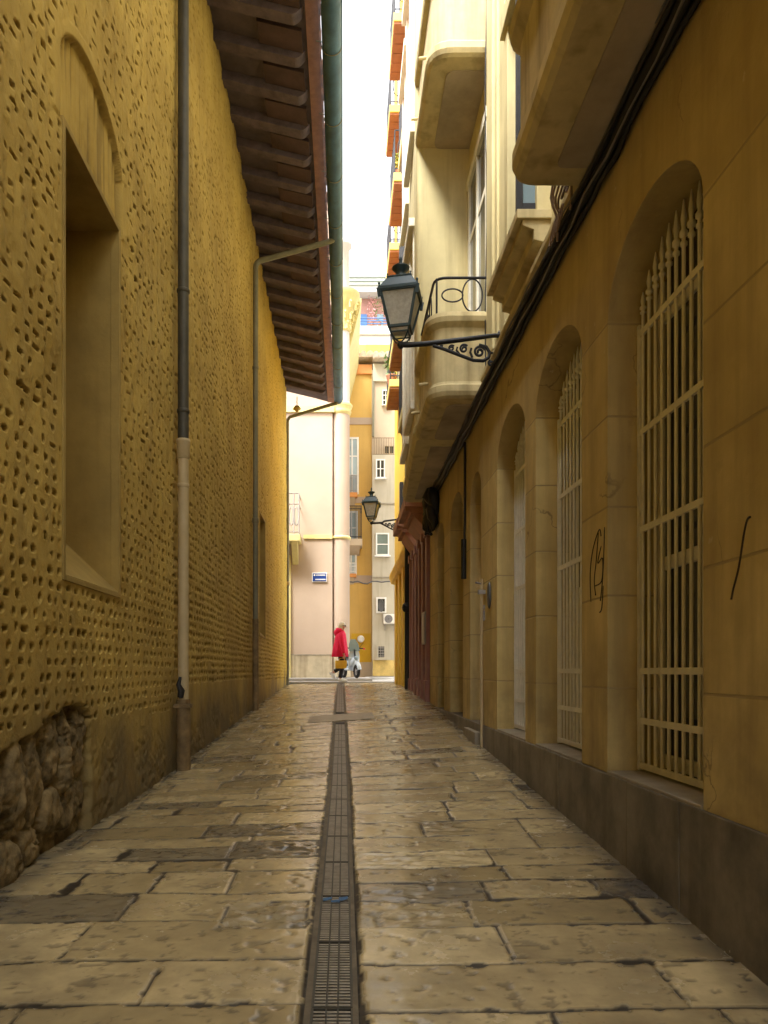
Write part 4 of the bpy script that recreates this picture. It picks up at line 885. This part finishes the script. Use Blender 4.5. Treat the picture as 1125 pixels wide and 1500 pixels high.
for k in range(12):
    x = -3.36+1.9*k/11; r.tube([(x, 24.34, H(4.5)), (x, 24.34, H(5.85))], .024, 6)
    if k < 11: r.tube(ellipse((x+.086, 24.34, H(5.1)),   .07, .3, ((1,0,0), (0,0,1)), 16), .02, 5, cap=False)
for h in (4.58, 5.5, 5.85): r.tube([(-3.36, 24.34, H(h)), (-1.46, 24.34, H(h)), (-1.46, 25, H(h))], .02, 6)
r.build('railing', m_ppanel, bo)
b = MB(); b.box(-1.86, -1.78, 24.9, 25.02, .9, H(3.9)); b.build('pilaster', m_gold, PB)
# blue street-name plate: two lines of worn white lettering
sg = thing('street_sign', 'small blue enamel street name plate on the pink wall', 'sign', at(468, 845.5, 24.95))
p0, p1 = at(457, 852.5, 24.95), at(479, 838.8, 24.95)
b = MB(); b.box(p0.x, p1.x, 24.955, 24.99, p0.z, p1.z); b.build('border', m_white2, sg, bevel=.004)
b = MB(); b.box(p0.x+.025, p1.x-.025, 24.945, 24.958, p0.z+.025, p1.z-.025); b.build('plate', m_blue, sg)
b = MB(); W_ = p1.x-p0.x; b.lathe([(.03, 0), (.03, .004)], (0, 0, 0), 12); b.v = [(p0.x+.085+v[0], 24.944-v[2], p1.z-.085+v[1]) for v in b.v]
R_ = random.Random(4)
for x0, x1, zc in ((.14, W_-.06, p1.z-.085), (.115, W_-.045, p0.z+.085)):
    x = x0
    while x < x1: w = R_.uniform(.016, .026); b.box(p0.x+x, p0.x+min(x+w, x1), 24.940, 24.946, zc-.02, zc+.02); x += w+.009
b.build('lettering', m_white2, sg)

OB = thing('ochre_building', 'orange ochre house with tiled eaves and mustard panel behind the pink corner', 'building', (.7, 31, .9))
def A(px, py, Y): p = at(px, py, Y); return p.x, p.z
YO = 31.0
def rect(b, x0, y0, x1, y1, Y, d0, d1): (a, c), (e, f) = A(x0, y1, Y), A(x1, y0, Y); b.box(a, e, Y-d1, Y-d0, c, f); return b
b = MB(); b.box(A(480, 0, YO)[0], A(545, 0, YO)[0], YO, 40, .4, A(0, 534, YO)[1]); b.build('wall', m_ochre, OB)
b = rect(MB(), 480, 535, 545.2, 549, YO, -.05, .10); b.build('cornice', m_orange, OB, bevel=.02)
rect(MB(), 480, 745-17, 545, 737, YO, -.02, .03).build('band', m_pink, OB); rect(MB(), 480, 843, 545, 854, YO, -.02, .03).build('band', m_pink, OB); rect(MB(), 480, 612, 545, 622, YO, -.02, .03).build('band', m_pink, OB)
rect(MB(), 515, 928, 543, 970, YO, -.02, .035).build('mustard_panel', m_mustard, OB)
rect(MB(), 480, 970, 545, 992, YO, -.02, .04).build('wainscot', m_taupe, OB)
def roof_tiles(x0, x1, py, Y, parent, nrow=3, mat=m_terra):
    b = MB(); xa, xb = A(x0, 0, Y)[0], A(x1, 0, Y)[0]; z = A(0, py, Y)[1]; n = int((xb-xa)/.24)
    for k in range(n):
        x = xa+.12+(xb-xa-.24)*k/max(1, n-1)
        for r_ in range(nrow): b.tube([(x, Y-.35+r_*.42, z+r_*.16), (x, Y+.12+r_*.42, z+.155+r_*.16)], [.125, .105], 8)
    b.box(xa, xb, Y-.3, Y+4, z-.12, z-.03); b.build('roof', mat, parent)
roof_tiles(480, 546, 523, YO, OB, 4, M('pale_old_tile', (.60, .50, .36), .85, .3, 6, .3, 30))
def win(parent, x0, y0, x1, y1, Y, name='window', cols=2, rows=2, glass=m_glassb, fr_mat=m_white2, fw=1.6, sill=True):
    b = MB(); (xa, za), (xb, zb) = A(x0, y1, Y), A(x1, y0, Y); w = fw*Y/F
    b.box(xa, xa+w, Y-.07, Y+.02, za, zb); b.box(xb-w, xb, Y-.07, Y+.02, za, zb); b.box(xa+w, xb-w, Y-.068, Y+.02, zb-w, zb); b.box(xa+w, xb-w, Y-.068, Y+.02, za, za+w)
    for k in range(1, cols): x = xa+(xb-xa)*k/cols; b.box(x-w*.4, x+w*.4, Y-.055, Y+.02, za+w, zb-w)
    for k in range(1, rows): z = za+(zb-za)*k/rows; b.box(xa+w, xb-w, Y-.05, Y+.02, z-w*.35, z+w*.35)
    if sill: b.box(xa-w, xb+w, Y-.16, Y+.02, za-w*.9, za-.002)
    o = b.build(name, fr_mat, parent); g = MB(); g.box(xa+w*.5, xb-w*.5, Y-.03, Y-.01, za+w*.5, zb-w*.5); g.build('pane', glass, o); return o
def iron_balcony(parent, x0, y0, x1, y1, Y, slab, mat_slab, dense=9, out=.7, mr=None):
    (xa, za), (xb, zb) = A(x0, y1, Y), A(x1, y0, Y); b = MB(); b.box(xa, xb, Y-out, Y+.02, za-slab, za); bo = b.build('balcony', mat_slab, parent, bevel=.02)
    b = MB(); b.prism([(Y-out+.05, za-slab), (Y+.01, za-slab-.3), (Y+.01, za-slab)], xa+.1, xb-.1, 'yzx'); b.build('underside', m_taupe, bo)
    r = MB()
    for k in range(dense): x = xa+.03+(xb-xa-.06)*k/(dense-1); r.tube([(x, Y-out+.03, za), (x, Y-out+.03, zb)], .014, 5)
    for z in (za+.08, zb-.12, zb): r.tube([(xa+.03, Y-out+.03, z), (xb-.03, Y-out+.03, z), (xb-.03, Y, z)], .018, 5)
    r.build('railing', mr or m_iron, bo); return bo
win(OB, 506, 641, 525.5, 724, YO, 'french_window', 2, 3, m_glassl, fw=2.6, sill=False); iron_balcony(OB, 506, 698, 523.5, 723, YO, .2, m_orange, 9, .25, m_ppanel)
win(OB, 506, 749, 524, 798, YO, 'french_window', 2, 2, m_glassl, fw=2.6, sill=False); iron_balcony(OB, 500, 747, 530, 794, YO, .28, m_taupe, 17, .8)
win(OB, 506, 808, 522.5, 842, YO, 'french_window', 2, 2, m_glassl, fw=2.6, sill=False); iron_balcony(OB, 506, 826, 522, 841, YO, .15, m_orange, 8, .2, m_white2)
b = MB(); c = at(528.5, 936, 30.9); b.lathe([(.13, 0), (.15, .02), (.15, .05), (.10, .07)], (0, 0, 0), 20); b.v = [(c.x+v[0], c.y-v[2]+.02, c.z+v[1]) for v in b.v]; tag(b.build('wall_disc', m_white2), 'round white disc on the mustard painted panel', 'wall disc')

EB = thing('cream_building', 'narrow weathered cream house with small windows and taupe top storey', 'building', (2.2, 30, .9))
YE = 30.4
b = MB(); b.box(A(545.4, 0, YE)[0], 7, YE, 38, .4, A(0, 666, YE)[1]); b.build('wall', m_ecru, EB)
b = MB(); b.box(A(545.4, 0, YE)[0], 7, YE+.5, 38, A(0, 667, YE)[1], A(0, 535, YE)[1]); b.build('upper_wall', m_taupe, EB)
roof_tiles(546, 640, 524, YE+.3, EB, 4, M('pale_grey_tile', (.58, .50, .40), .85, .3, 6, .3, 30))
b = rect(MB(), 546, 534, 640, 560, YE+.5, -.05, .12); b.build('cornice', m_ecru, EB, bevel=.02)
b = rect(MB(), 545.4, 545, 548, 640, YE+.5, .0, .10); b.build('corner_pipe', m_gutter2, EB)
win(EB, 560, 572, 570, 594, YE+.5, 'window', 2, 3, m_glass, fw=1.0); win(EB, 563, 653, 578, 666, YE+.5, 'window', 2, 1, m_glass, fr_mat=m_taupe, fw=1.2)
r = MB(); (xa, za), (xb, zb) = A(545.5, 667, YE), A(600, 641, YE)
for k in range(22): x = xa+.03+(xb-xa-.06)*k/21; r.tube([(x, YE+.04, za), (x, YE+.04, zb)], .011, 5)
for z in (za+.05, zb): r.tube([(xa, YE+.04, z), (xb, YE+.04, z)], .015, 5)
r.build('terrace_railing', m_rust, EB)
win(EB, 550.5, 673, 564, 701, YE, 'window', 2, 2, m_glass, fw=1.8); win(EB, 550.5, 781, 570, 814, YE, 'window', 1, 2, M('grey_green_glass', (.16, .21, .19), .15, .2, 1, 0), fw=2.0)
win(EB, 551, 875, 566, 898, YE, 'window', 1, 1, m_glass, fw=2.4, sill=False); w = win(EB, 551.5, 945, 565, 965, YE, 'window', 1, 1, m_glass, m_ecru, fw=2)
b = MB()
(xa, za), (xb, zb) = A(553, 963, YE), A(563.5, 947, YE)
for k in range(4): x = xa+(xb-xa)*(k+.5)/4; b.tube([(x, YE-.06, za), (x, YE-.06, zb)], .012, 5)
for k in range(4): z = za+(zb-za)*(k+.5)/4; b.tube([(xa, YE-.06, z), (xb, YE-.06, z)], .012, 5)
b.build('grille', m_ppanel, w)
b = MB(); c = at(558.5, 887, YE-.10); b.lathe([(.14, 0), (.14, .03)], (0, 0, 0), 20); b.v = [(c.x+v[0]*.85, c.y-v[2], c.z+v[1]*1.9) for v in b.v]; b.tube([c+Vector((-.02, -.05, .26)), c+Vector((.08, -.06, .12)), c+Vector((.13, -.06, -.10))], .018, 6); b.build('oval_screen', m_dgrey, EB)
rect(MB(), 546, 967, 640, 990, YE, -.02, .04).build('wainscot', m_damp, EB); rect(MB(), 546, 845, 640, 846.6, YE, -.02, .05).build('band', m_sill, EB); rect(MB(), 546, 737, 640, 738.6, YE, -.02, .05).build('band', m_sill, EB)
ac = thing('air_conditioner', 'white air conditioner unit on the cream wall below the cat eye window', 'air conditioner', at(569, 915, YE-.2))
(xa, za), (xb, zb) = A(561, 914.5, YE), A(580, 900.5, YE); b = MB(); b.box(xa, xb, YE-.38, YE-.05, za, zb); b.build('casing', m_ac, ac, bevel=.02)
b = MB(); cx, cz = (xa+xb)/2-.06, (za+zb)/2
for k in range(6): b.tube(ellipse((cx, YE-.385, cz), .155-.024*k, .155-.024*k, ((1,0,0), (0,0,1)), 24), .006, 5, cap=False)
b.build('fan_grille', m_ppanel, ac); b = MB(); b.lathe([(.165, 0), (.165, .006)], (0, 0, 0), 24); b.v = [(cx+v[0], YE-.381-v[2], cz+v[1]) for v in b.v]; b.build('fan_opening', m_dgrey, ac)
b = MB()
for x in (xa+.08, xb-.08): b.box(x-.02, x+.02, YE-.36, YE, za-.035, za-.002); b.bar((x, YE-.3, za-.02), (x, YE, za-.25), .02, .02)
b.build('bracket', m_ppanel, ac)
b = MB(); pts = [at(510+7*k, 852+(2.5 if k in (3, 4) else 0)+.8*math.sin(k*2), 30.0) for k in range(12)]; b.tube(pts, .03, 6); tag(b.build('power_line', m_dgrey), 'grey cable strung across the ochre and cream fronts', 'cable')

WB = thing('white_building', 'distant white modern building with planted roof terrace above the tiled roofs', 'building', (2, 44, .9))
YW = 44.0
m_modern = M('modern_white_render', (.46, .47, .44), .8, .05, .6, .1, 20)
m_modgrey = M('pale_green_grey', (.36, .40, .34), .8, .1, .6, .1, 20)
def wr(x0, y0, x1, y1, d0, d1, m, name, bev=0): return rect(MB(), x0, y0, x1, y1, YW, d0, d1).build(name, m, WB, bevel=bev)
wr(440, 477, 640, 989, -8, 0, m_modern, 'wall'); wr(440, 430, 640, 477.3, -8, -.6, m_redwall, 'terrace_wall'); wr(440, 402, 640, 429.8, -8, .2, m_modern, 'canopy', .03)
for y in (407, 413, 418.5): wr(440, y, 640, y+2.2, .0, .32, m_modgrey, 'cornice')
wr(440, 489, 640, 491, -.02, .12, m_modgrey, 'band')
wr(523, 454, 538, 477, -.62, -.52, m_bluewin, 'door'); wr(553, 454, 562, 476, -.62, -.52, m_glassb, 'window')
wr(440, 510, 640, 522, -.3, .5, m_orange, 'lower_roof'); wr(536, 511, 575, 530, -.2, .6, m_yellow, 'chimney')
r = MB()
for y in (466, 470, 474): p, q = at(440, y, YW-.05), at(640, y, YW-.05); r.tube([p, q], .03, 6)
r.build('terrace_railing', m_bluewin, WB)
p = at(556, 477.5, 44.25); potted((p.x, p.y, p.z), 'tall green terrace shrub beside the blue window on the white building', 1.7, .45, m_leaf, 5)
p = at(545, 477.5, 44.3); potted((p.x, p.y, p.z), 'pink blossoming terrace shrub against the red wall', 1.8, .35, m_flower, 6)
p = at(574, 477.5, 44.25); potted((p.x, p.y, p.z), 'low green plant at the right end of the white terrace', .8, .4, m_leaf, 7)

# ------------------------------------------------------------------ person, bag, scooter
GZ = .848
PX, PYY = at(500, 0, 21.4).x, 21.4
per = None
def skinned(name, verts, edges, radii, mat, parent=None, root=0, sub=2, loc=(0,0,0)):
    me = bpy.data.meshes.new(name); me.from_pydata(verts, edges, []); o = bpy.data.objects.new(name, me); C.objects.link(o)
    if parent: o.parent = parent
    o.location = loc
    sk = o.modifiers.new('skin', 'SKIN'); sk.use_smooth_shade = True
    for i, r in enumerate(radii): me.skin_vertices[0].data[i].radius = (r, r) if not isinstance(r, tuple) else r
    me.skin_vertices[0].data[root].use_root = True
    s = o.modifiers.new('sub', 'SUBSURF'); s.levels = s.render_levels = sub; me.materials.append(mat); return o
# x forward (to the right of the picture), y away from the camera, z up
V = [(-.02,0,.88), (-.02,0,1.02), (-.02,0,1.18), (0,0,1.36), (.015,0,1.44), (.035,0,1.52), (.05,0,1.60), (.05,0,1.66)]
Rr = [.12, .115, .12, .115, .052, .052, .082, .06]
E = [(i, i+1) for i in range(7)]
def chain(frm, pts, rs):
    for p, r in zip(pts, rs): V.append(p); Rr.append(r); E.append((frm, len(V)-1)); frm = len(V)-1
    return frm
chain(0, [(-.01,-.085,.84), (.03,-.085,.47), (-.04,-.085,.10), (.01,-.085,.045), (.13,-.085,.035)], [.092, .058, .042, .040, .030])
chain(0, [(-.01,.085,.84), (.12,.085,.49), (-.22,.085,.285), (-.27,.085,.24), (-.20,.085,.15)], [.092, .058, .042, .040, .030])
hr = chain(3, [(.0,-.17,1.36), (.02,-.225,1.10), (.06,-.225,.86), (.075,-.222,.76)], [.06, .045, .034, .030])
hl = chain(3, [(.0,.17,1.36), (-.05,.225,1.10), (.03,.225,.88), (.06,.22,.79)], [.06, .045, .034, .030])
per = skinned('person', V, E, Rr, m_skin, None, 0, 2, (PX, PYY, GZ)); tag(per, 'person in a crimson hooded coat and black trousers walking across the alley mouth', 'person')
for (hx, hy, hz_) in (V[hr], V[hl]):                      # five fingers curled round the bag handle, thumb from the side
    fv, fe, frr = [(hx, hy, hz_)], [], [.024]
    for k, (dx, ln) in enumerate(((-.030, .058), (-.010, .068), (.012, .064), (.032, .050))):
        i0 = len(fv); fv += [(hx+dx, hy, hz_-.045), (hx+dx, hy-.010, hz_-.045-ln*.5), (hx+dx, hy+.010, hz_-.045-ln*.8)]; frr += [.010, .009, .008]; fe += [(0, i0), (i0, i0+1), (i0+1, i0+2)]
    i0 = len(fv); fv += [(hx+.036, hy+.012, hz_-.012), (hx+.05, hy+.016, hz_-.042)]; frr += [.011, .009]; fe += [(0, i0), (i0, i0+1)]
    skinned('hand', fv, fe, frr, m_skin, per, 0, 1)
def local(b, name, mat, parent, **k):
    o = b.build(name, mat, None, **k); o.parent = parent; return o
def ring(cx, cy, z, rx, ry, n=40, tilt=0):
    f = lambda a: 1+(.05*math.sin(7*a+z*2)+.03*math.sin(11*a+z*5))*max(0, min(1, (1.35-z)*1.6))*(rx > .15)
    return [(cx+rx*f(2*PI*k/n)*math.cos(2*PI*k/n), cy+ry*f(2*PI*k/n)*math.sin(2*PI*k/n), z+tilt*math.cos(2*PI*k/n)) for k in range(n)]
b = MB(); b.loft([ring(-.045, 0, .725, .235, .245), ring(-.045, 0, .73, .245, .255), ring(-.035, 0, .95, .22, .24), ring(-.025, 0, 1.15, .185, .225), ring(-.02, 0, 1.30, .165, .215), ring(-.01, 0, 1.39, .14, .19), ring(.0, 0, 1.45, .10, .12), ring(.015, 0, 1.485, .075, .08)])
coat = local(b, 'coat', m_coat, per)
b = MB(); b.tube([(.02, 0, 1.50), (-.08, 0, 1.47), (-.15, 0, 1.40), (-.17, 0, 1.33)], [.085, .115, .09, .03], 14, sx=1.35); local(b, 'hood', m_coat, coat)
for s, p in ((-1, [(-.0, -.15, 1.385), (.0, -.205, 1.30), (.02, -.228, 1.10), (.055, -.228, .90), (.066, -.226, .82)]), (1, [(-.0, .15, 1.385), (-.02, .205, 1.30), (-.05, .228, 1.10), (.02, .228, .92), (.04, .225, .85)])):
    b = MB(); b.tube(p, [.07, .085, .075, .066, .062], 14); local(b, 'sleeve', m_coat, coat)
b = MB(); b.tube([(-.01, -.085, .86), (.01, -.085, .65), (.03, -.085, .47), (-.005, -.085, .28), (-.035, -.085, .12)], [.112, .092, .074, .064, .060], 14)
b.tube([(-.01, .085, .86), (.06, .085, .66), (.125, .085, .49), (-.04, .085, .40), (-.20, .085, .30)], [.112, .092, .074, .064, .060], 14); b.loft([ring(-.015, 0, .72, .125, .17), ring(-.015, 0, .95, .12, .165)]); local(b, 'trousers', m_black, per)
for sh in (0, 1):
    b = MB()
    if sh == 0: P = [(-.10, -.085, .055), (-.04, -.085, .062), (.04, -.085, .050), (.12, -.085, .038), (.175, -.085, .032)]
    else: P = [(-.335, .085, .275), (-.285, .085, .245), (-.24, .085, .19), (-.205, .085, .13), (-.19, .085, .085)]
    b.tube(P, [.035, .055, .052, .045, .024], 12); local(b, 'shoe', m_shoe, per)
b = MB(); b.loft([ring(.022, 0, 1.735, .02, .02), ring(.02, 0, 1.728, .055, .05), ring(.018, 0, 1.70, .092, .082), ring(.008, 0, 1.65, .100, .096), ring(-.022, 0, 1.60, .080, .098), ring(-.034, 0, 1.54, .084, .10), ring(-.04, 0, 1.49, .074, .09), ring(-.03, 0, 1.47, .04, .05)]); local(b, 'hair', m_hair, per)
b = MB(); b.tube([(.118, -.018, 1.585), (.145, 0, 1.575), (.118, .018, 1.585)], [.008, .014, .008], 8); b.tube([(.105, -.02, 1.548), (.118, 0, 1.548), (.105, .02, 1.548)], .006, 6); b.tube([(.05, -.083, 1.60), (.05, -.088, 1.575)], [.014, .01], 6); local(b, 'face', m_skin, per)
b = MB()
for sy in (-1, 1): b.lathe([(.028, 0), (.03, .006), (.028, .012)], (0, 0, 0), 12); 
b = MB(); b.box(.112, .128, -.075, -.008, 1.595, 1.635); b.box(.112, .128, .008, .075, 1.595, 1.635); b.box(.116, .122, -.01, .01, 1.618, 1.628); b.box(.02, .12, -.088, -.084, 1.62, 1.632); b.box(.02, .12, .084, .088, 1.62, 1.632); local(b, 'sunglasses', m_iron, per, bevel=.004)
bg = thing('handbag', 'mustard yellow tote bag held by the person in the crimson coat', 'handbag', (PX+.0, PYY-.235, GZ+.39))
b = MB(); q = lambda w, d, z: [(PX-.01+x, PYY-.235+y, GZ+z) for x, y in ((-w, -d), (w, -d), (w, d), (-w, d))]
b.loft([q(.15, .045, .385), q(.16, .055, .40), q(.168, .05, .50), q(.165, .02, .615)], smooth=False); b.build('bag_body', m_bag, bg, bevel=.012)
b = MB()
for dy in (-.02, .02): b.tube([(PX-.085, PYY-.235+dy, GZ+.60), (PX-.04, PYY-.232+dy, GZ+.67), (PX+.06, PYY-.226, GZ+.688), (PX+.10, PYY-.23+dy, GZ+.66), (PX+.085, PYY-.235+dy, GZ+.60)], .008, 6)
b.build('handle', m_bag, bg)
# scooter, local: x forward
sc = thing('scooter', 'pale blue white motor scooter parked at the corner behind the walking person', 'scooter', (0, 0, 0))
def wheel(x):
    b = MB(); b.tube(ellipse((x, 0, .235), .185, .185, ((1,0,0), (0,0,1)), 24), .055, 10, cap=False); t_ = b.build('wheel', m_tyre, sc)
    b = MB(); b.tube([(x, -.05, .235), (x, .05, .235)], .05, 14); b.tube(ellipse((x, 0, .235), .13, .13, ((1,0,0), (0,0,1)), 24), .018, 8, cap=False)
    for k in range(5): a = 2*PI*k/5; b.bar((x, 0, .235), (x+.13*math.cos(a), 0, .235+.13*math.sin(a)), .02, .03)
    b.build('rim', m_ppanel, t_)
wheel(.62); wheel(-.62)
def rb(x, z, w, h, n=16): return [(x, w*math.copysign(abs(math.cos(2*PI*k/n))**.7, math.cos(2*PI*k/n)), z+h*math.copysign(abs(math.sin(2*PI*k/n))**.7, math.sin(2*PI*k/n))) for k in range(n)]
b = MB(); b.loft([rb(-.92, .66, .06, .06), rb(-.80, .60, .15, .15), rb(-.55, .56, .20, .19), rb(-.25, .50, .19, .18), rb(-.12, .42, .15, .13)]); b.loft([rb(-.2, .30, .15, .05), rb(.25, .29, .15, .05)]); b.build('body', m_scoot, sc)
b = MB(); b.loft([rb(.24, .34, .15, .08), rb(.34, .52, .20, .16), rb(.38, .75, .19, .15), rb(.36, .92, .13, .08)][::1]); b.loft([rb(.36, .52, .14, .14), rb(.50, .56, .13, .12), rb(.58, .60, .06, .06)]); b.build('leg_shield', m_scoot, sc)
b = MB(); b.tube([(.62+.25*math.cos(a), 0, .24+.25*math.sin(a)) for a in [PI*.05+PI*.8*k/10 for k in range(11)]], .07, 10); b.build('mudguard', m_scoot, sc)
b = MB(); b.loft([[(-.72, -.14, .76), (-.72, .14, .76), (-.72, .14, .82), (-.72, -.14, .82)], [(-.35, -.16, .72), (-.35, .16, .72), (-.35, .16, .80), (-.35, -.16, .80)], [(-.08, -.10, .70), (-.08, .10, .70), (-.08, .10, .75), (-.08, -.10, .75)]], smooth=False); b.build('seat', m_tyre, sc, bevel=.02)
b = MB(); b.tube([(.28, -.36, .99), (.33, -.16, 1.0), (.38, 0, .97), (.33, .16, 1.0), (.28, .36, .99)], .018, 8)
for s in (-1, 1): b.tube([(.33, s*.2, 1.0), (.36, s*.30, 1.15), (.36, s*.34, 1.17)], .008, 6)
b.build('handlebar', m_tyre, sc)
b = MB(); b.loft([[(.40, -.19, .90), (.40, .19, .90), (.42, .19, .90), (.42, -.19, .90)], [(.33, -.17, 1.12), (.33, .17, 1.12), (.345, .17, 1.12), (.345, -.17, 1.12)], [(.26, -.09, 1.30), (.26, .09, 1.30), (.275, .09, 1.30), (.275, -.09, 1.30)]], smooth=False); b.build('windscreen', M('smoked_screen', (.16, .22, .22), .15, .1, 3, 0, alpha=.75), sc)
b = MB(); b.lathe([(.075, 0), (.07, .03), (.03, .05)], (0, 0, 0), 16); b.v = [(.55+v[2], v[0], .66+v[1]) for v in b.v]; b.build('headlight', m_glassb, sc)
for s in (-1, 1):
    b = MB(); b.loft([rb(.30, 1.0, .02, .02, 10), rb(.36, 1.0, .04, .035, 10), rb(.40, 1.0, .02, .02, 10)]); b.v = [(v[0]-.05, v[1]+s*.38, v[2]-.02) for v in b.v]; b.build('indicator', m_red, sc)
b = MB(); b.bar((-.1, .1, .28), (-.05, .32, .02), .025, .025); b.build('kickstand', m_tyre, sc); b = MB(); b.tube([(.62, 0, .235), (.45, 0, .75), (.40, 0, .95)], .03, 8); b.build('fork', m_tyre, sc)
sc.location = (.22, 23.75, .938); sc.rotation_euler.z = math.radians(-70); sc.scale = (.95, .95, .95)

# ------------------------------------------------------------------ litter
def litter(px, py, Y, label, s=1.0, rot=.5):
    x = (px-VX)*Y/F; z = gzf(x, Y); b = MB(); a = Vector((math.cos(rot), math.sin(rot), 0))*.03*s; c = Vector((x, Y, z+.012)); b.tube([c-a, c, c+a+Vector((0, 0, .004))], [.008*s, .010*s, .007*s], 8); return tag(b.build('cigarette_butt', m_litter), label, 'litter')
litter(1079, 1414, 2.66, 'white cigarette butt on the paving close to the dark plinth')
litter(988, 1336, 3.28, 'small pale scrap on the paving farther along the plinth', .7, 1.2)
b = MB(); R_ = random.Random(9); x0, yy = float(drain_x(3.25)), 3.25
for k in range(3):
    c = Vector((x0-.05+.035*k, yy+R_.uniform(-.04, .04), gzf(x0, yy)+.006)); b.add([c+Vector((R_.uniform(-.025, .0), R_.uniform(-.03, 0), 0)), c+Vector((.02, R_.uniform(-.02, 0), .004)), c+Vector((.02, .012, .006)), c+Vector((-.02, .010, .002))], [(0,1,2,3)])
b.v = b.v+[(v[0], v[1], v[2]-.003) for v in b.v]; n_ = len(b.v)//2; b.f += [tuple(i+n_ for i in f)[::-1] for f in b.f]; b.sm += [False]*(len(b.f)-len(b.sm))
tag(b.build('blue_wrapper', m_bluescrap, fix=False), 'scrap of blue wrapper lying on the drain grate', 'litter')

# ------------------------------------------------------------------ camera, light
cam = bpy.data.cameras.new('camera'); co = bpy.data.objects.new('camera', cam); C.objects.link(co); S.camera = co
co.location = (0, 0, EYE); co.rotation_euler = (PI/2, 0, 0)
cam.sensor_fit = 'VERTICAL'; cam.sensor_height = 36; cam.sensor_width = 27; cam.lens = 36*F/1500
cam.shift_x = (562.5-VX)/1500; cam.shift_y = (VY-750)/1500; cam.clip_start = .05; cam.clip_end = 1000
EL, AZ = math.radians(58), math.radians(38)     # sun behind the camera and to the left
w = bpy.data.worlds.new('World'); S.world = w; w.use_nodes = True; N, L = nt(w)
sky = N.new('ShaderNodeTexSky'); sky.sky_type = 'NISHITA'; sky.sun_disc = False; sky.sun_elevation = EL; sky.sun_rotation = math.radians(180+38); sky.dust_density = 4; sky.air_density = 1.0; sky.ozone_density = 1
hs = N.new('ShaderNodeHueSaturation'); hs.inputs['Saturation'].default_value = .12; L.new(sky.outputs[0], hs.inputs['Color'])   # thin bright overcast: a nearly white sky
L.new(hs.outputs[0], N['Background'].inputs['Color']); N['Background'].inputs['Strength'].default_value = .15
sun = bpy.data.lights.new('sun', 'SUN'); so = bpy.data.objects.new('sun', sun); C.objects.link(so)
sun.energy = 1.2; sun.angle = math.radians(14); sun.color = (1, .965, .90)
d = Vector((math.sin(AZ)*math.cos(EL), math.cos(AZ)*math.cos(EL), -math.sin(EL))); so.rotation_euler = d.to_track_quat('-Z', 'Y').to_euler(); so.location = (-10, -10, 30)
S.view_settings.view_transform = 'Standard'; S.view_settings.look = 'None'; S.view_settings.gamma = 1; S.view_settings.use_curve_mapping = False
S.view_settings.exposure = 2.4
S.cycles.max_bounces = 10; S.cycles.diffuse_bounces = 6; S.cycles.use_denoising = True
